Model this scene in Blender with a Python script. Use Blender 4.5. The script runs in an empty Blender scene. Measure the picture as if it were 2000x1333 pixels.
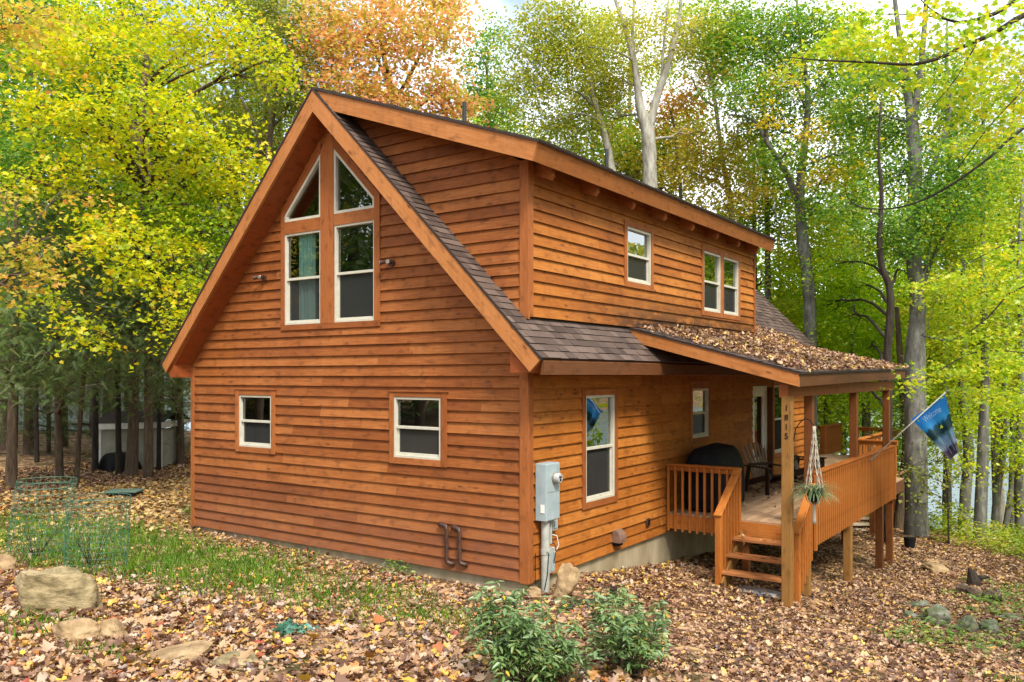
import bpy, math, random
import numpy as np
from mathutils import Vector, Matrix, noise as mnoise
rad = math.radians
random.seed(7); RS = np.random.RandomState(11)

# ------------------------------------------------------------------ camera
F_PX, HOR, CX = 1622.0, 733.0, 1000.0
TH = math.atan2(1141.0, F_PX)
ANG = math.pi / 2 + TH
FW = np.array([math.cos(ANG), math.sin(ANG)]); RT = np.array([FW[1], -FW[0]])
CAMP = np.array([6.611, -9.777, 2.946])
cam_d = bpy.data.cameras.new('camera'); cam = bpy.data.objects.new('camera', cam_d)
bpy.context.scene.collection.objects.link(cam)
cam.location = CAMP; cam.rotation_euler = (rad(90), 0, TH)
cam_d.sensor_width = 36; cam_d.lens = F_PX / 2000 * 36
cam_d.shift_y = (HOR - 666.5) / 2000
cam_d.clip_start = 0.1; cam_d.clip_end = 3000
bpy.context.scene.camera = cam

# ------------------------------------------------------------------ light
SUN_EL, SUN_AZ = rad(50), rad(-34)      # azimuth measured from +x towards +y (direction the sun stands in)
sc = bpy.context.scene
sc.view_settings.view_transform = 'Standard'; sc.view_settings.look = 'None'
sc.view_settings.exposure = 1.07; sc.view_settings.gamma = 1
w = bpy.data.worlds.new('World'); sc.world = w; w.use_nodes = True
nt = w.node_tree; nt.nodes.clear()
out = nt.nodes.new('ShaderNodeOutputWorld'); bg = nt.nodes.new('ShaderNodeBackground')
sky = nt.nodes.new('ShaderNodeTexSky'); sky.sky_type = 'NISHITA'; sky.sun_disc = False
sky.sun_elevation = SUN_EL; sky.sun_rotation = rad(90) - SUN_AZ
sky.air_density = 1.0; sky.dust_density = 1.5
tc = nt.nodes.new('ShaderNodeTexCoord'); nz = nt.nodes.new('ShaderNodeTexNoise')
nz.inputs['Scale'].default_value = 2.6; nz.inputs['Detail'].default_value = 6; nz.inputs['Roughness'].default_value = .6
rp = nt.nodes.new('ShaderNodeValToRGB'); rp.color_ramp.elements[0].position = .36; rp.color_ramp.elements[1].position = .52
mx = nt.nodes.new('ShaderNodeMix'); mx.data_type = 'RGBA'
nt.links.new(tc.outputs['Generated'], nz.inputs['Vector']); nt.links.new(nz.outputs['Fac'], rp.inputs['Fac'])
nt.links.new(rp.outputs['Color'], mx.inputs['Factor']); nt.links.new(sky.outputs['Color'], mx.inputs['A'])
mx.inputs['B'].default_value = (7.2, 7.5, 8.0, 1)
nt.links.new(mx.outputs['Result'], bg.inputs['Color']); bg.inputs['Strength'].default_value = .14
nt.links.new(bg.outputs[0], out.inputs[0])
sun_d = bpy.data.lights.new('sun', 'SUN'); sun_d.energy = 2.7; sun_d.angle = rad(14); sun_d.color = (1, .93, .82)
sun = bpy.data.objects.new('sun', sun_d); sc.collection.objects.link(sun)
sd = Vector((math.cos(SUN_EL) * math.cos(SUN_AZ), math.cos(SUN_EL) * math.sin(SUN_AZ), math.sin(SUN_EL)))
sun.rotation_euler = sd.to_track_quat('Z', 'Y').to_euler(); sun.location = (20, -20, 40)
sc.cycles.max_bounces = 7; sc.cycles.transparent_max_bounces = 12
sc.cycles.diffuse_bounces = 4; sc.cycles.glossy_bounces = 3; sc.cycles.transmission_bounces = 4

# ------------------------------------------------------------------ geometry of the view (to survey positions)
def ray(u, v):
    return np.array([FW[0] + RT[0] * (u - CX) / F_PX, FW[1] + RT[1] * (u - CX) / F_PX, -(v - HOR) / F_PX])
def at(u, v, d): return CAMP + d * ray(u, v)
def onz(u, v, z):
    r = ray(u, v); return CAMP + r * ((z - CAMP[2]) / r[2])

# ------------------------------------------------------------------ materials
def nodes(name):
    m = bpy.data.materials.new(name); m.use_nodes = True
    n = m.node_tree; n.nodes.clear()
    o = n.nodes.new('ShaderNodeOutputMaterial')
    return m, n, o
def N(n, t, **kw):
    x = n.nodes.new(t)
    for k, v in kw.items():
        if k.startswith('i_'): x.inputs[k[2:].replace('_', ' ')].default_value = v
        else: setattr(x, k, v)
    return x
def ramp(n, stops, src=None):
    r = n.nodes.new('ShaderNodeValToRGB'); e = r.color_ramp.elements
    while len(e) < len(stops): e.new(.5)
    for k, (p, c) in enumerate(stops):
        e[k].position = p; e[k].color = (c[0], c[1], c[2], 1)
    if src is not None: n.links.new(src, r.inputs['Fac'])
    return r
def mixc(n, a, b, fac, mode='MIX'):
    x = n.nodes.new('ShaderNodeMix'); x.data_type = 'RGBA'; x.blend_type = mode
    for s, val in (('A', a), ('B', b), ('Factor', fac)):
        if hasattr(val, 'links') or hasattr(val, 'is_linked'): n.links.new(val, x.inputs[s])
        elif s == 'Factor': x.inputs[s].default_value = val
        else: x.inputs[s].default_value = (*val, 1)
    return x.outputs['Result']

def wood(name, cols, knot=(.09, .025, .01), rough=.62, knots=True, stain=None, kn=.19):
    m, n, o = nodes(name)
    uv = N(n, 'ShaderNodeUVMap'); at_ = N(n, 'ShaderNodeAttribute', attribute_name='rnd')
    mp = N(n, 'ShaderNodeMapping'); mp.inputs['Scale'].default_value = (1.3, 22, 1)
    n.links.new(uv.outputs[0], mp.inputs[0])
    g = N(n, 'ShaderNodeTexNoise', i_Scale=2.0, i_Detail=6.0, i_Roughness=.6, i_Distortion=.6)
    n.links.new(mp.outputs[0], g.inputs['Vector'])
    gc = N(n, 'ShaderNodeTexCoord')
    g2 = N(n, 'ShaderNodeTexNoise', i_Scale=.9, i_Detail=5.0, i_Roughness=.6)
    n.links.new(gc.outputs['Object'], g2.inputs['Vector'])
    a = N(n, 'ShaderNodeMath', operation='MULTIPLY'); a.inputs[1].default_value = .56; n.links.new(g.outputs['Fac'], a.inputs[0])
    b = N(n, 'ShaderNodeMath', operation='MULTIPLY_ADD'); b.inputs[1].default_value = .27; n.links.new(at_.outputs['Fac'], b.inputs[0]); n.links.new(a.outputs[0], b.inputs[2])
    c = N(n, 'ShaderNodeMath', operation='MULTIPLY_ADD'); c.inputs[1].default_value = .38; n.links.new(g2.outputs['Fac'], c.inputs[0]); n.links.new(b.outputs[0], c.inputs[2])
    r = ramp(n, [(.22 + .56 * k / (len(cols) - 1), cc) for k, cc in enumerate(cols)], c.outputs[0])
    col = r.outputs['Color']
    if knots:
        mp2 = N(n, 'ShaderNodeMapping'); mp2.inputs['Scale'].default_value = (1.5, 4.2, 1); n.links.new(uv.outputs[0], mp2.inputs[0])
        vo = N(n, 'ShaderNodeTexVoronoi', i_Scale=1.6); n.links.new(mp2.outputs[0], vo.inputs['Vector'])
        kr = ramp(n, [(kn * .35, (1, 1, 1)), (kn, (0, 0, 0))], vo.outputs['Distance'])
        vc = N(n, 'ShaderNodeSeparateColor'); n.links.new(vo.outputs['Color'], vc.inputs[0])
        th = N(n, 'ShaderNodeMath', operation='GREATER_THAN'); th.inputs[1].default_value = .38; n.links.new(vc.outputs[0], th.inputs[0])
        mu = N(n, 'ShaderNodeMath', operation='MULTIPLY'); n.links.new(kr.outputs['Color'], mu.inputs[0]); n.links.new(th.outputs[0], mu.inputs[1])
        mu2 = N(n, 'ShaderNodeMath', operation='MULTIPLY'); mu2.inputs[1].default_value = .75; n.links.new(mu.outputs[0], mu2.inputs[0])
        col = mixc(n, col, knot, mu2.outputs[0])
        # soft darker flame marks round some knots
        mp3 = N(n, 'ShaderNodeMapping'); mp3.inputs['Scale'].default_value = (3.4, 6.0, 1); n.links.new(uv.outputs[0], mp3.inputs[0])
        n3 = N(n, 'ShaderNodeTexNoise', i_Scale=1.3, i_Detail=3.0); n.links.new(mp3.outputs[0], n3.inputs['Vector'])
        r3 = ramp(n, [(.55, (0, 0, 0)), (.68, (.4, .4, .4))], n3.outputs['Fac'])
        col = mixc(n, col, tuple(x * .5 for x in cols[0]), r3.outputs['Color'])
        # faint run-down weathering
        mp4 = N(n, 'ShaderNodeMapping'); mp4.inputs['Scale'].default_value = (5, 5, .35); n.links.new(gc.outputs['Object'], mp4.inputs[0])
        n4 = N(n, 'ShaderNodeTexNoise', i_Scale=1.6, i_Detail=5.0, i_Roughness=.7); n.links.new(mp4.outputs[0], n4.inputs['Vector'])
        r4 = ramp(n, [(.46, (0, 0, 0)), (.72, (.24, .24, .24))], n4.outputs['Fac'])
        col = mixc(n, col, (.11, .05, .028), r4.outputs['Color'])
    if stain:
        zlo, zhi, scol, amt, axis, plo, phi = stain
        sp = N(n, 'ShaderNodeSeparateXYZ'); n.links.new(gc.outputs['Object'], sp.inputs[0])
        mr = N(n, 'ShaderNodeMapRange'); mr.inputs['From Min'].default_value = zhi; mr.inputs['From Max'].default_value = zlo
        n.links.new(sp.outputs[2], mr.inputs['Value'])
        pr_ = N(n, 'ShaderNodeMapRange'); pr_.inputs['From Min'].default_value = plo; pr_.inputs['From Max'].default_value = phi
        n.links.new(sp.outputs[axis], pr_.inputs['Value'])
        nn = N(n, 'ShaderNodeTexNoise', i_Scale=2.2, i_Detail=7.0, i_Roughness=.65)
        ms = N(n, 'ShaderNodeMapping'); ms.inputs['Scale'].default_value = (1, 1, 3.0); n.links.new(gc.outputs['Object'], ms.inputs[0]); n.links.new(ms.outputs[0], nn.inputs['Vector'])
        nr = ramp(n, [(.28, (0, 0, 0)), (.52, (1, 1, 1))], nn.outputs['Fac'])
        m1 = N(n, 'ShaderNodeMath', operation='MULTIPLY'); n.links.new(mr.outputs[0], m1.inputs[0]); n.links.new(nr.outputs['Color'], m1.inputs[1])
        m2 = N(n, 'ShaderNodeMath', operation='MULTIPLY'); n.links.new(m1.outputs[0], m2.inputs[0]); n.links.new(pr_.outputs[0], m2.inputs[1])
        m3 = N(n, 'ShaderNodeMath', operation='MULTIPLY'); m3.inputs[1].default_value = amt; n.links.new(m2.outputs[0], m3.inputs[0])
        col = mixc(n, col, scol, m3.outputs[0])
    bs = N(n, 'ShaderNodeBsdfPrincipled'); bs.inputs['Roughness'].default_value = rough; bs.inputs['Specular IOR Level'].default_value = .14
    n.links.new(col, bs.inputs['Base Color'])
    bp = N(n, 'ShaderNodeBump', i_Strength=.35, i_Distance=.004); n.links.new(g.outputs['Fac'], bp.inputs['Height']); n.links.new(bp.outputs[0], bs.inputs['Normal'])
    n.links.new(bs.outputs[0], o.inputs[0])
    return m

def noisy(name, stops, scale=6.0, rough=.85, bump=.4, bdist=.01, detail=6.0, metal=0., stretch=(1, 1, 1), rnd=0.0, spec=.3):
    m, n, o = nodes(name)
    t = N(n, 'ShaderNodeTexCoord'); mp = N(n, 'ShaderNodeMapping'); mp.inputs['Scale'].default_value = stretch
    n.links.new(t.outputs['Object'], mp.inputs[0])
    g = N(n, 'ShaderNodeTexNoise', i_Scale=scale, i_Detail=detail, i_Roughness=.65); n.links.new(mp.outputs[0], g.inputs['Vector'])
    src = g.outputs['Fac']
    if rnd:
        at_ = N(n, 'ShaderNodeAttribute', attribute_name='rnd')
        a = N(n, 'ShaderNodeMath', operation='MULTIPLY_ADD'); a.inputs[1].default_value = rnd; n.links.new(at_.outputs['Fac'], a.inputs[0])
        s = N(n, 'ShaderNodeMath', operation='MULTIPLY_ADD'); s.inputs[1].default_value = 1 - rnd * .6; s.inputs[2].default_value = -rnd * .2; n.links.new(src, s.inputs[0]); n.links.new(s.outputs[0], a.inputs[2])
        src = a.outputs[0]
    r = ramp(n, stops, src)
    bs = N(n, 'ShaderNodeBsdfPrincipled'); bs.inputs['Roughness'].default_value = rough; bs.inputs['Metallic'].default_value = metal; bs.inputs['Specular IOR Level'].default_value = spec
    n.links.new(r.outputs['Color'], bs.inputs['Base Color'])
    if bump:
        bp = N(n, 'ShaderNodeBump', i_Strength=bump, i_Distance=bdist); n.links.new(g.outputs['Fac'], bp.inputs['Height']); n.links.new(bp.outputs[0], bs.inputs['Normal'])
    n.links.new(bs.outputs[0], o.inputs[0])
    return m

def leafmat(name, stops, trans=.5, gloss=.05):
    m, n, o = nodes(name)
    a = N(n, 'ShaderNodeAttribute', attribute_name='rnd')
    r = ramp(n, stops, a.outputs['Fac'])
    d = N(n, 'ShaderNodeBsdfDiffuse'); t = N(n, 'ShaderNodeBsdfTranslucent'); g = N(n, 'ShaderNodeBsdfGlossy'); g.inputs['Roughness'].default_value = .45
    n.links.new(r.outputs['Color'], d.inputs['Color']); n.links.new(r.outputs['Color'], t.inputs['Color'])
    mx_ = N(n, 'ShaderNodeMixShader'); mx_.inputs[0].default_value = trans
    n.links.new(d.outputs[0], mx_.inputs[1]); n.links.new(t.outputs[0], mx_.inputs[2])
    m2 = N(n, 'ShaderNodeMixShader'); m2.inputs[0].default_value = gloss
    n.links.new(mx_.outputs[0], m2.inputs[1]); n.links.new(g.outputs[0], m2.inputs[2])
    n.links.new(m2.outputs[0], o.inputs[0])
    return m

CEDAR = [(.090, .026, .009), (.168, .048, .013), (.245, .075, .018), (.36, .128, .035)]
CEDAR_SUNLIT = [(.125, .036, .008), (.22, .066, .011), (.325, .105, .016), (.44, .166, .033)]  # brighter copy of the cedar, with the sun on these walls put into the colour
M = {}
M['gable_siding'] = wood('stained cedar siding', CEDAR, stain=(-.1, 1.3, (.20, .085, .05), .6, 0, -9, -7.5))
M['side_siding'] = wood('stained cedar siding sunlit tint', CEDAR_SUNLIT)
M['dormer_siding'] = wood('stained cedar dormer siding', CEDAR_SUNLIT, stain=(3.85, 4.45, (.035, .018, .010), 1.0, 1, 1.0, 3.6))
M['trim'] = wood('stained cedar trim', [(.15, .042, .013), (.23, .067, .018), (.30, .096, .026), (.37, .13, .04)], kn=.05)
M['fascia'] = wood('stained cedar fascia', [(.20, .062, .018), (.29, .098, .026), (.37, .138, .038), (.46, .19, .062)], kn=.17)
M['eave_fascia'] = wood('eave fascia wood', [(.055, .022, .009), (.09, .034, .012), (.13, .05, .018)], kn=.05)  # dark brown with eave shade and weathering both put into the colour
M['soffit'] = wood('soffit wood', [(.13, .030, .009), (.20, .048, .012), (.27, .07, .018)], kn=.07)
M['rail'] = wood('stained deck rail', [(.19, .052, .011), (.28, .080, .014), (.37, .115, .019), (.45, .165, .034)], kn=.04)
M['post'] = wood('treated timber post', [(.11, .052, .016), (.17, .082, .024), (.24, .118, .032), (.31, .155, .048)], kn=.04)
M['redpost'] = wood('stained porch post', [(.08, .028, .009), (.13, .044, .012), (.19, .064, .018)], kn=.04)
M['floor'] = wood('weathered deck board', [(.22, .13, .07), (.32, .20, .11), (.42, .27, .16), (.50, .34, .21)], kn=.04)
M['tread'] = wood('stair tread wood', [(.22, .075, .025), (.33, .12, .04), (.42, .17, .06)], kn=.04)
M['greywood'] = wood('weathered grey wood', [(.28, .22, .15), (.42, .34, .24), (.56, .48, .36)], kn=.04)
M['shingle'] = noisy('brown asphalt shingle', [(.25, (.040, .026, .020)), (.5, (.085, .057, .045)), (.75, (.14, .098, .078))], scale=60, bump=.7, bdist=.006, rnd=.42)
M['edge'] = noisy('dark roof edge', [(.3, (.02, .015, .013)), (.7, (.05, .035, .03))], scale=20)
M['concrete'] = noisy('foundation concrete', [(.3, (.20, .155, .085)), (.55, (.34, .28, .18)), (.8, (.46, .40, .28))], scale=2.2, stretch=(1, 1, .4), bump=.3)
M['vinyl'] = noisy('cream window vinyl', [(.3, (.44, .42, .34)), (.7, (.56, .535, .44))], scale=8, rough=.45, bump=.05)
M['dark_int'] = noisy('dark interior', [(.3, (.022, .018, .014)), (.7, (.05, .04, .03))], scale=2, bump=0)
M['screen'] = noisy('insect screen', [(.3, (.030, .032, .034)), (.7, (.060, .062, .066))], scale=5, rough=.6, bump=0)
M['curtain'] = noisy('teal curtain', [(.3, (.30, .55, .50)), (.7, (.55, .80, .72))], scale=3, bump=0, stretch=(9, 9, .3))
M['white'] = noisy('white paint', [(.3, (.62, .61, .57)), (.7, (.78, .77, .73))], scale=6, bump=.05, rough=.5)
M['metergrey'] = noisy('blue grey steel', [(.3, (.24, .31, .33)), (.7, (.34, .41, .42))], scale=5, rough=.45, bump=.08, spec=.4)
M['dial'] = noisy('meter glass', [(.3, (.30, .31, .31)), (.7, (.46, .47, .46))], scale=20, rough=.12, bump=0, spec=.8)
M['pipe'] = noisy('grey conduit', [(.3, (.28, .29, .26)), (.7, (.42, .43, .38))], scale=9, rough=.5, bump=.05)
M['bronze'] = noisy('brown painted pipe', [(.3, (.03, .015, .011)), (.7, (.085, .042, .03))], scale=12, rough=.4, bump=.1)
M['black'] = noisy('black cover', [(.3, (.004, .004, .005)), (.7, (.009, .009, .010))], scale=6, rough=.75, spec=.15)
M['blackpipe'] = noisy('black vent pipe', [(.3, (.015, .017, .02)), (.7, (.035, .038, .042))], scale=9, rough=.5)
M['darkchair'] = wood('dark brown chair wood', [(.02, .012, .009), (.04, .024, .017), (.07, .045, .03)], knots=False)
M['chairback'] = wood('weathered chair slats', [(.11, .07, .045), (.17, .11, .075), (.25, .17, .12)], knots=False)
M['brass'] = noisy('lamp metal', [(.3, (.25, .22, .18)), (.7, (.5, .47, .42))], scale=9, rough=.35, metal=.6, bump=0)
M['rope'] = noisy('cotton rope', [(.3, (.30, .26, .20)), (.7, (.50, .45, .36))], scale=60, bump=.6)
M['wire'] = noisy('green wire', [(.3, (.025, .10, .06)), (.7, (.07, .18, .12))], scale=4, rough=.5, bump=0)
M['utility'] = noisy('green utility lid', [(.3, (.05, .09, .07)), (.7, (.13, .19, .15))], scale=7, rough=.7)
M['rock_tan'] = noisy('tan sandstone', [(.28, (.10, .062, .03)), (.46, (.26, .17, .085)), (.62, (.40, .28, .15)), (.8, (.56, .43, .27))], scale=4.5, bump=1.0, bdist=.05, detail=10)
M['rock_olive'] = noisy('mossy boulder', [(.3, (.06, .05, .025)), (.46, (.20, .155, .075)), (.62, (.36, .28, .15)), (.78, (.52, .43, .26))], scale=4, bump=1.0, bdist=.05, detail=10, stretch=(1, 1, 2.2))
M['rock_grey'] = noisy('grey mossy stone', [(.28, (.035, .05, .02)), (.46, (.10, .115, .06)), (.62, (.24, .235, .19)), (.8, (.42, .41, .36))], scale=5, bump=1.0, bdist=.04, detail=10)
M['slab'] = noisy('pale concrete slab', [(.3, (.34, .33, .33)), (.7, (.56, .55, .54))], scale=8, bump=.4)
M['bark'] = noisy('brown bark', [(.3, (.045, .03, .02)), (.55, (.12, .085, .055)), (.8, (.22, .17, .11))], scale=5, stretch=(3, 3, .5), bump=1, bdist=.04, detail=8)
M['bark_grey'] = noisy('grey bark', [(.3, (.05, .048, .04)), (.52, (.14, .135, .115)), (.72, (.27, .27, .235)), (.86, (.36, .36, .33))], scale=3.5, stretch=(2, 2, .7), bump=1, bdist=.03, detail=9)
M['bark_pale'] = noisy('pale grey bark', [(.3, (.13, .12, .09)), (.52, (.30, .28, .23)), (.75, (.48, .47, .41))], scale=3.5, stretch=(2, 2, .6), bump=.8, bdist=.02, detail=9)
M['bark_dark'] = noisy('dark bark', [(.3, (.014, .011, .008)), (.7, (.055, .04, .028))], scale=5, stretch=(3, 3, .5), bump=1, bdist=.04)
M['kennel'] = noisy('cream clapboard', [(.3, (.26, .26, .20)), (.7, (.38, .38, .30))], scale=3, bump=.1)
M['neighbour'] = noisy('pale green clapboard', [(.3, (.25, .30, .27)), (.7, (.36, .42, .38))], scale=2, bump=.1)
M['needle_dead'] = leafmat('dry twig', [(0, (.10, .07, .045)), (1, (.2, .15, .1))], .1)

# foliage colours (real leaf colours, autumn)
G = dict(
 yellow=[(0, (.09, .20, .008)), (.25, (.26, .40, .010)), (.5, (.52, .60, .012)), (.78, (.78, .70, .012)), (.92, (.80, .58, .012)), (1, (.78, .38, .02))],
 yelgreen=[(0, (.10, .24, .014)), (.3, (.26, .44, .016)), (.6, (.50, .60, .02)), (.85, (.74, .64, .025)), (1, (.80, .52, .02))],
 green=[(0, (.04, .13, .02)), (.35, (.11, .26, .025)), (.68, (.22, .40, .03)), (.86, (.48, .52, .03)), (1, (.80, .58, .02))],
 olive=[(0, (.06, .11, .015)), (.4, (.16, .22, .02)), (.75, (.34, .34, .035)), (1, (.50, .36, .05))],
 orange=[(0, (.26, .40, .04)), (.25, (.52, .50, .06)), (.48, (.78, .50, .12)), (.72, (.82, .36, .17)), (1, (.74, .20, .13))],
 gold=[(0, (.16, .26, .02)), (.3, (.36, .40, .03)), (.6, (.60, .48, .05)), (.85, (.74, .44, .06)), (1, (.72, .28, .05))],
 redor=[(0, (.50, .40, .05)), (.4, (.76, .36, .05)), (1, (.72, .18, .06))],
 hemlock=[(0, (.045, .10, .028)), (.5, (.12, .20, .055)), (.85, (.24, .30, .10)), (1, (.42, .38, .14))],
 birch=[(0, (.14, .24, .02)), (.4, (.30, .38, .03)), (.75, (.56, .52, .045)), (1, (.70, .52, .06))],
 bright=[(0, (.16, .36, .012)), (.3, (.34, .58, .014)), (.65, (.60, .74, .02)), (1, (.86, .74, .03))],
)
for k, s in G.items(): M['leaf_' + k] = leafmat('leaves ' + k, s, .58 if k != 'hemlock' else .4, .035)
M['litter'] = leafmat('fallen leaves', [(0, (.07, .032, .02)), (.18, (.16, .075, .04)), (.36, (.28, .15, .08)), (.52, (.39, .235, .115)), (.68, (.46, .31, .175)), (.78, (.42, .34, .28)), (.84, (.52, .23, .07)), (.90, (.56, .34, .06)), (.94, (.60, .42, .05)), (1, (.30, .05, .03))], .12, .05)
M['litter_brown'] = leafmat('brown fallen leaves', [(0, (.05, .022, .014)), (.25, (.14, .062, .035)), (.5, (.28, .14, .066)), (.7, (.41, .245, .13)), (.86, (.51, .36, .23)), (.93, (.55, .30, .09)), (1, (.65, .45, .08))], .12, .05)
M['litter_gold'] = leafmat('golden fallen leaves', [(0, (.10, .05, .028)), (.25, (.25, .14, .06)), (.5, (.42, .27, .11)), (.75, (.54, .40, .18)), (.9, (.60, .42, .08)), (1, (.65, .25, .06))], .12, .05)
M['grass'] = leafmat('grass', [(0, (.09, .24, .015)), (.5, (.24, .50, .03)), (.8, (.40, .60, .06)), (1, (.60, .58, .2))], .5)
M['shrub'] = leafmat('shrub leaves', [(0, (.05, .11, .022)), (.4, (.13, .235, .055)), (.75, (.27, .37, .12)), (.92, (.44, .46, .20)), (.96, (.62, .42, .02)), (1, (.65, .42, .02))], .3, .1)
M['teal_leaf'] = leafmat('blue green leaves', [(0, (.02, .12, .07)), (1, (.08, .27, .17))], .3, .1)
M['fern'] = leafmat('fern', [(0, (.05, .13, .015)), (.6, (.14, .27, .03)), (1, (.32, .38, .05))], .4)
M['under'] = leafmat('undergrowth', [(0, (.09, .18, .01)), (.4, (.22, .36, .012)), (.8, (.46, .48, .02)), (1, (.6, .44, .06))], .45)
M['spider'] = leafmat('spider plant leaves', [(0, (.06, .14, .07)), (.5, (.14, .24, .09)), (1, (.42, .42, .22))], .35)

def glass(name, refl=.22):
    m, n, o = nodes(name)
    lw = N(n, 'ShaderNodeLayerWeight', i_Blend=.35)
    a = N(n, 'ShaderNodeMath', operation='MULTIPLY_ADD'); a.inputs[1].default_value = .8; a.inputs[2].default_value = refl
    n.links.new(lw.outputs['Fresnel'], a.inputs[0])
    t = N(n, 'ShaderNodeBsdfTransparent'); t.inputs[0].default_value = (.82, .88, .85, 1)
    g = N(n, 'ShaderNodeBsdfGlossy'); g.inputs['Roughness'].default_value = .01; g.inputs['Color'].default_value = (.92, .97, .95, 1)
    gg = N(n, 'ShaderNodeTexCoord'); gn = N(n, 'ShaderNodeTexNoise', i_Scale=1.1, i_Detail=1.0); n.links.new(gg.outputs['Object'], gn.inputs['Vector'])
    bp = N(n, 'ShaderNodeBump', i_Strength=.25, i_Distance=.02); n.links.new(gn.outputs['Fac'], bp.inputs['Height']); n.links.new(bp.outputs[0], g.inputs['Normal'])
    x = N(n, 'ShaderNodeMixShader'); n.links.new(a.outputs[0], x.inputs[0]); n.links.new(t.outputs[0], x.inputs[1]); n.links.new(g.outputs[0], x.inputs[2])
    n.links.new(x.outputs[0], o.inputs[0]); return m
M['glass'] = glass('window glass', .13); M['glass_side'] = glass('window glass reflecting', .28)

# ground
def ground_material():
    m, n, o = nodes('woodland ground')
    t = N(n, 'ShaderNodeTexCoord')
    v = N(n, 'ShaderNodeTexVoronoi', i_Scale=11.0); v.inputs['Randomness'].default_value = 1
    n.links.new(t.outputs['Object'], v.inputs['Vector'])
    sepc = N(n, 'ShaderNodeSeparateColor'); n.links.new(v.outputs['Color'], sepc.inputs[0])
    r = ramp(n, [(0, (.045, .025, .014)), (.3, (.13, .065, .035)), (.55, (.26, .14, .075)), (.8, (.40, .26, .16)), (1, (.48, .32, .12))], sepc.outputs[0])
    g = N(n, 'ShaderNodeTexNoise', i_Scale=.8, i_Detail=5.0); n.links.new(t.outputs['Object'], g.inputs['Vector'])
    gr = ramp(n, [(.52, (0, 0, 0)), (.66, (1, 1, 1))], g.outputs['Fac'])
    c = mixc(n, r.outputs['Color'], (.06, .055, .02), gr.outputs['Color'])
    bs = N(n, 'ShaderNodeBsdfPrincipled'); bs.inputs['Roughness'].default_value = .9; bs.inputs['Specular IOR Level'].default_value = .1
    n.links.new(c, bs.inputs['Base Color'])
    bp = N(n, 'ShaderNodeBump', i_Strength=.8, i_Distance=.03); n.links.new(v.outputs['Distance'], bp.inputs['Height']); n.links.new(bp.outputs[0], bs.inputs['Normal'])
    n.links.new(bs.outputs[0], o.inputs[0]); return m
M['ground'] = ground_material()
def water_material():
    m, n, o = nodes('lake water')
    t = N(n, 'ShaderNodeTexCoord'); mp = N(n, 'ShaderNodeMapping'); mp.inputs['Scale'].default_value = (1, 1.6, 1); n.links.new(t.outputs['Object'], mp.inputs[0])
    g = N(n, 'ShaderNodeTexNoise', i_Scale=2.2, i_Detail=5.0, i_Roughness=.6); n.links.new(mp.outputs[0], g.inputs['Vector'])
    bs = N(n, 'ShaderNodeBsdfPrincipled'); bs.inputs['Base Color'].default_value = (.10, .16, .18, 1); bs.inputs['Roughness'].default_value = .22; bs.inputs['IOR'].default_value = 1.45
    bp = N(n, 'ShaderNodeBump', i_Strength=.5, i_Distance=.12); n.links.new(g.outputs['Fac'], bp.inputs['Height']); n.links.new(bp.outputs[0], bs.inputs['Normal'])
    n.links.new(bs.outputs[0], o.inputs[0]); return m
M['water'] = water_material()

# ------------------------------------------------------------------ object helpers
COL = sc.collection
def tag(o, label=None, cat=None, group=None, kind=None):
    if label: o['label'] = label
    if cat: o['category'] = cat
    if group: o['group'] = group
    if kind: o['kind'] = kind
    return o
def empty(name, loc, label, cat, group=None):
    o = bpy.data.objects.new(name, None); COL.objects.link(o); o.location = loc; o.empty_display_size = .2
    return tag(o, label, cat, group)
def link(name, me, parent=None):
    o = bpy.data.objects.new(name, me); COL.objects.link(o)
    if parent is not None:
        o.parent = parent
        q = parent; loc = Vector((0, 0, 0))
        while q is not None: loc += q.location; q = q.parent
        o.location = -loc
    return o

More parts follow.
